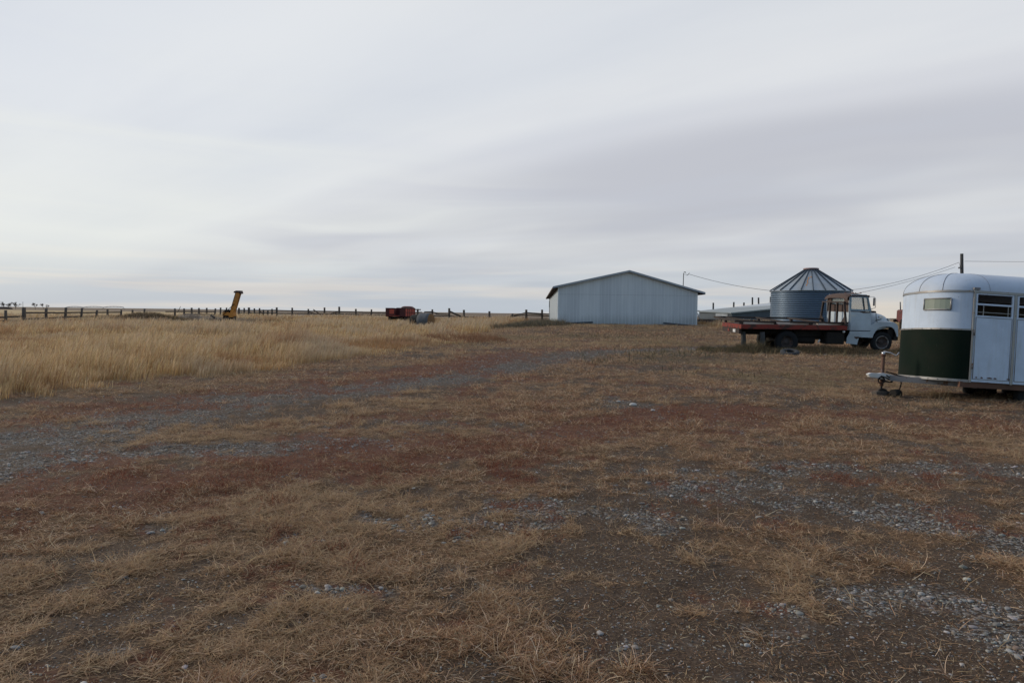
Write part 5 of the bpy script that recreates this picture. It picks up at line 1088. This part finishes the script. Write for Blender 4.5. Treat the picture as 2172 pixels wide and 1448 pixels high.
o = m.build('feed_frame','wood_grey',loc=(x,y,Hs(x,y))); tag(o,'low weathered timber frame standing behind the hay bales','frame')

# ------------------------------------------------------------------ far trees, irrigator
def bare_tree(px, py_top, Y_, spread, label, dense=1, dark=False):
    base = W(px,652,Y_); gz2 = Hs(base.x,Y_); hgt = W(px,py_top,Y_).z-gz2
    root = empty('bare_tree', (base.x,Y_,gz2), label, 'tree', 'bare trees on the horizon')
    rnd = random.Random(int(px)); tk = MB(); cr = MB(); segs = []
    def br(p, d, l, lev):
        q_ = p+d*l; segs.append((p, q_, lev))
        if lev >= 5: return
        for k in range(3 if lev < 4 else 3+dense):
            v = Vector((rnd.gauss(0,1), rnd.gauss(0,1), rnd.gauss(.25,.6))).normalized()
            br(p.lerp(q_, rnd.uniform(.45,1)), (d*.75+v*spread+Vector((0,0,.12))).normalized(), l*rnd.uniform(.6,.85), lev+1)
    br(Vector((0,0,0)), Vector((rnd.uniform(-.1,.1),0,1)).normalized(), 1., 0)
    k_ = hgt/max(q_.z for _, q_, _ in segs); B_ = Vector((base.x,Y_,gz2-.2))
    for p, q_, lev in segs:
        rr0 = max(hgt*.03*.6**lev, .035); (tk if lev < 2 else cr).tube([B_+p*k_, B_+q_*k_], [rr0, rr0*.7], 4, False)
    tk.build('trunk','bark',root); cr.build('crown','bark',root)
bare_tree(9,638,420,.9,'bare spreading tree at the left end of the far clump on the horizon')
bare_tree(17,641.5,430,.8,'small bare tree in the middle of the far clump on the horizon',2)
bare_tree(33,638.5,430,.9,'dense rounded bare tree at the right end of the far clump on the horizon',4)
bare_tree(75,641.5,460,.7,'lone bare tree on the horizon just right of the far clump',2)
bare_tree(92,642.5,480,.6,'thin bare tree on the horizon right of the lone tree',1)
bare_tree(101,645.5,480,.6,'smallest bare tree on the left horizon',1)
q = W(3,651,425); m = MB(); a, b2 = W(-10,650.5,425), W(26,650.5,425)
o_ = MB(); pts = [a.lerp(b2,k/10) for k in range(11)]; o_.tube([(p.x,p.y,Hs(p.x,p.y)+.25) for p in pts], [.4,.9,1.2,1.1,1.3,1.,1.2,1.1,.9,.8,.4], 8)
o = o_.build('hedge','bark',loc=(q.x,425,Hs(q.x,425))); tag(o,'low dark hedge under the far clump of bare trees','hedge')
q = W(48.5,640,300); m = MB(); m.tube([(q.x,300,Hs(q.x,300)),(q.x,300,q.z)], .08, 5); o = m.build('thin_mast','wire',loc=(q.x,300,Hs(q.x,300))); tag(o,'very thin mast standing on the horizon above the thickest fence post','mast')
YI = 620.; IR = empty('pivot_irrigator', (W(215,652,YI).x,YI,Hs(W(215,652,YI).x,YI)), 'long thin arched pivot irrigator far out on the left horizon', 'irrigator')
m = MB(); xs_ = [140,176,219,262]
for a, b2 in zip(xs_[:-1], xs_[1:]):
    top = [W(a+(b2-a)*k/12, 651.4-1.7*(1-((k-6)/6)**2)*1.0, YI) for k in range(13)]; m.tube(top, .17, 4)
    bot = [W(a+(b2-a)*k/12, 651.6-.6*(1-((k-6)/6)**2), YI) for k in range(13)]; m.tube(bot, .10, 4)
    for k in range(1,12): m.tube([top[k], bot[k-1 if k%2 else k]], .07, 3)
m.build('span_truss','grey_steel',IR)
for a in xs_:
    m = MB(); p = W(a,651.4,YI); g2 = Hs(p.x,YI); m.tube([tuple(p),(p.x-1.2,YI,g2)], .14, 4); m.tube([tuple(p),(p.x+1.2,YI,g2)], .14, 4); m.build('tower','grey_steel',IR)
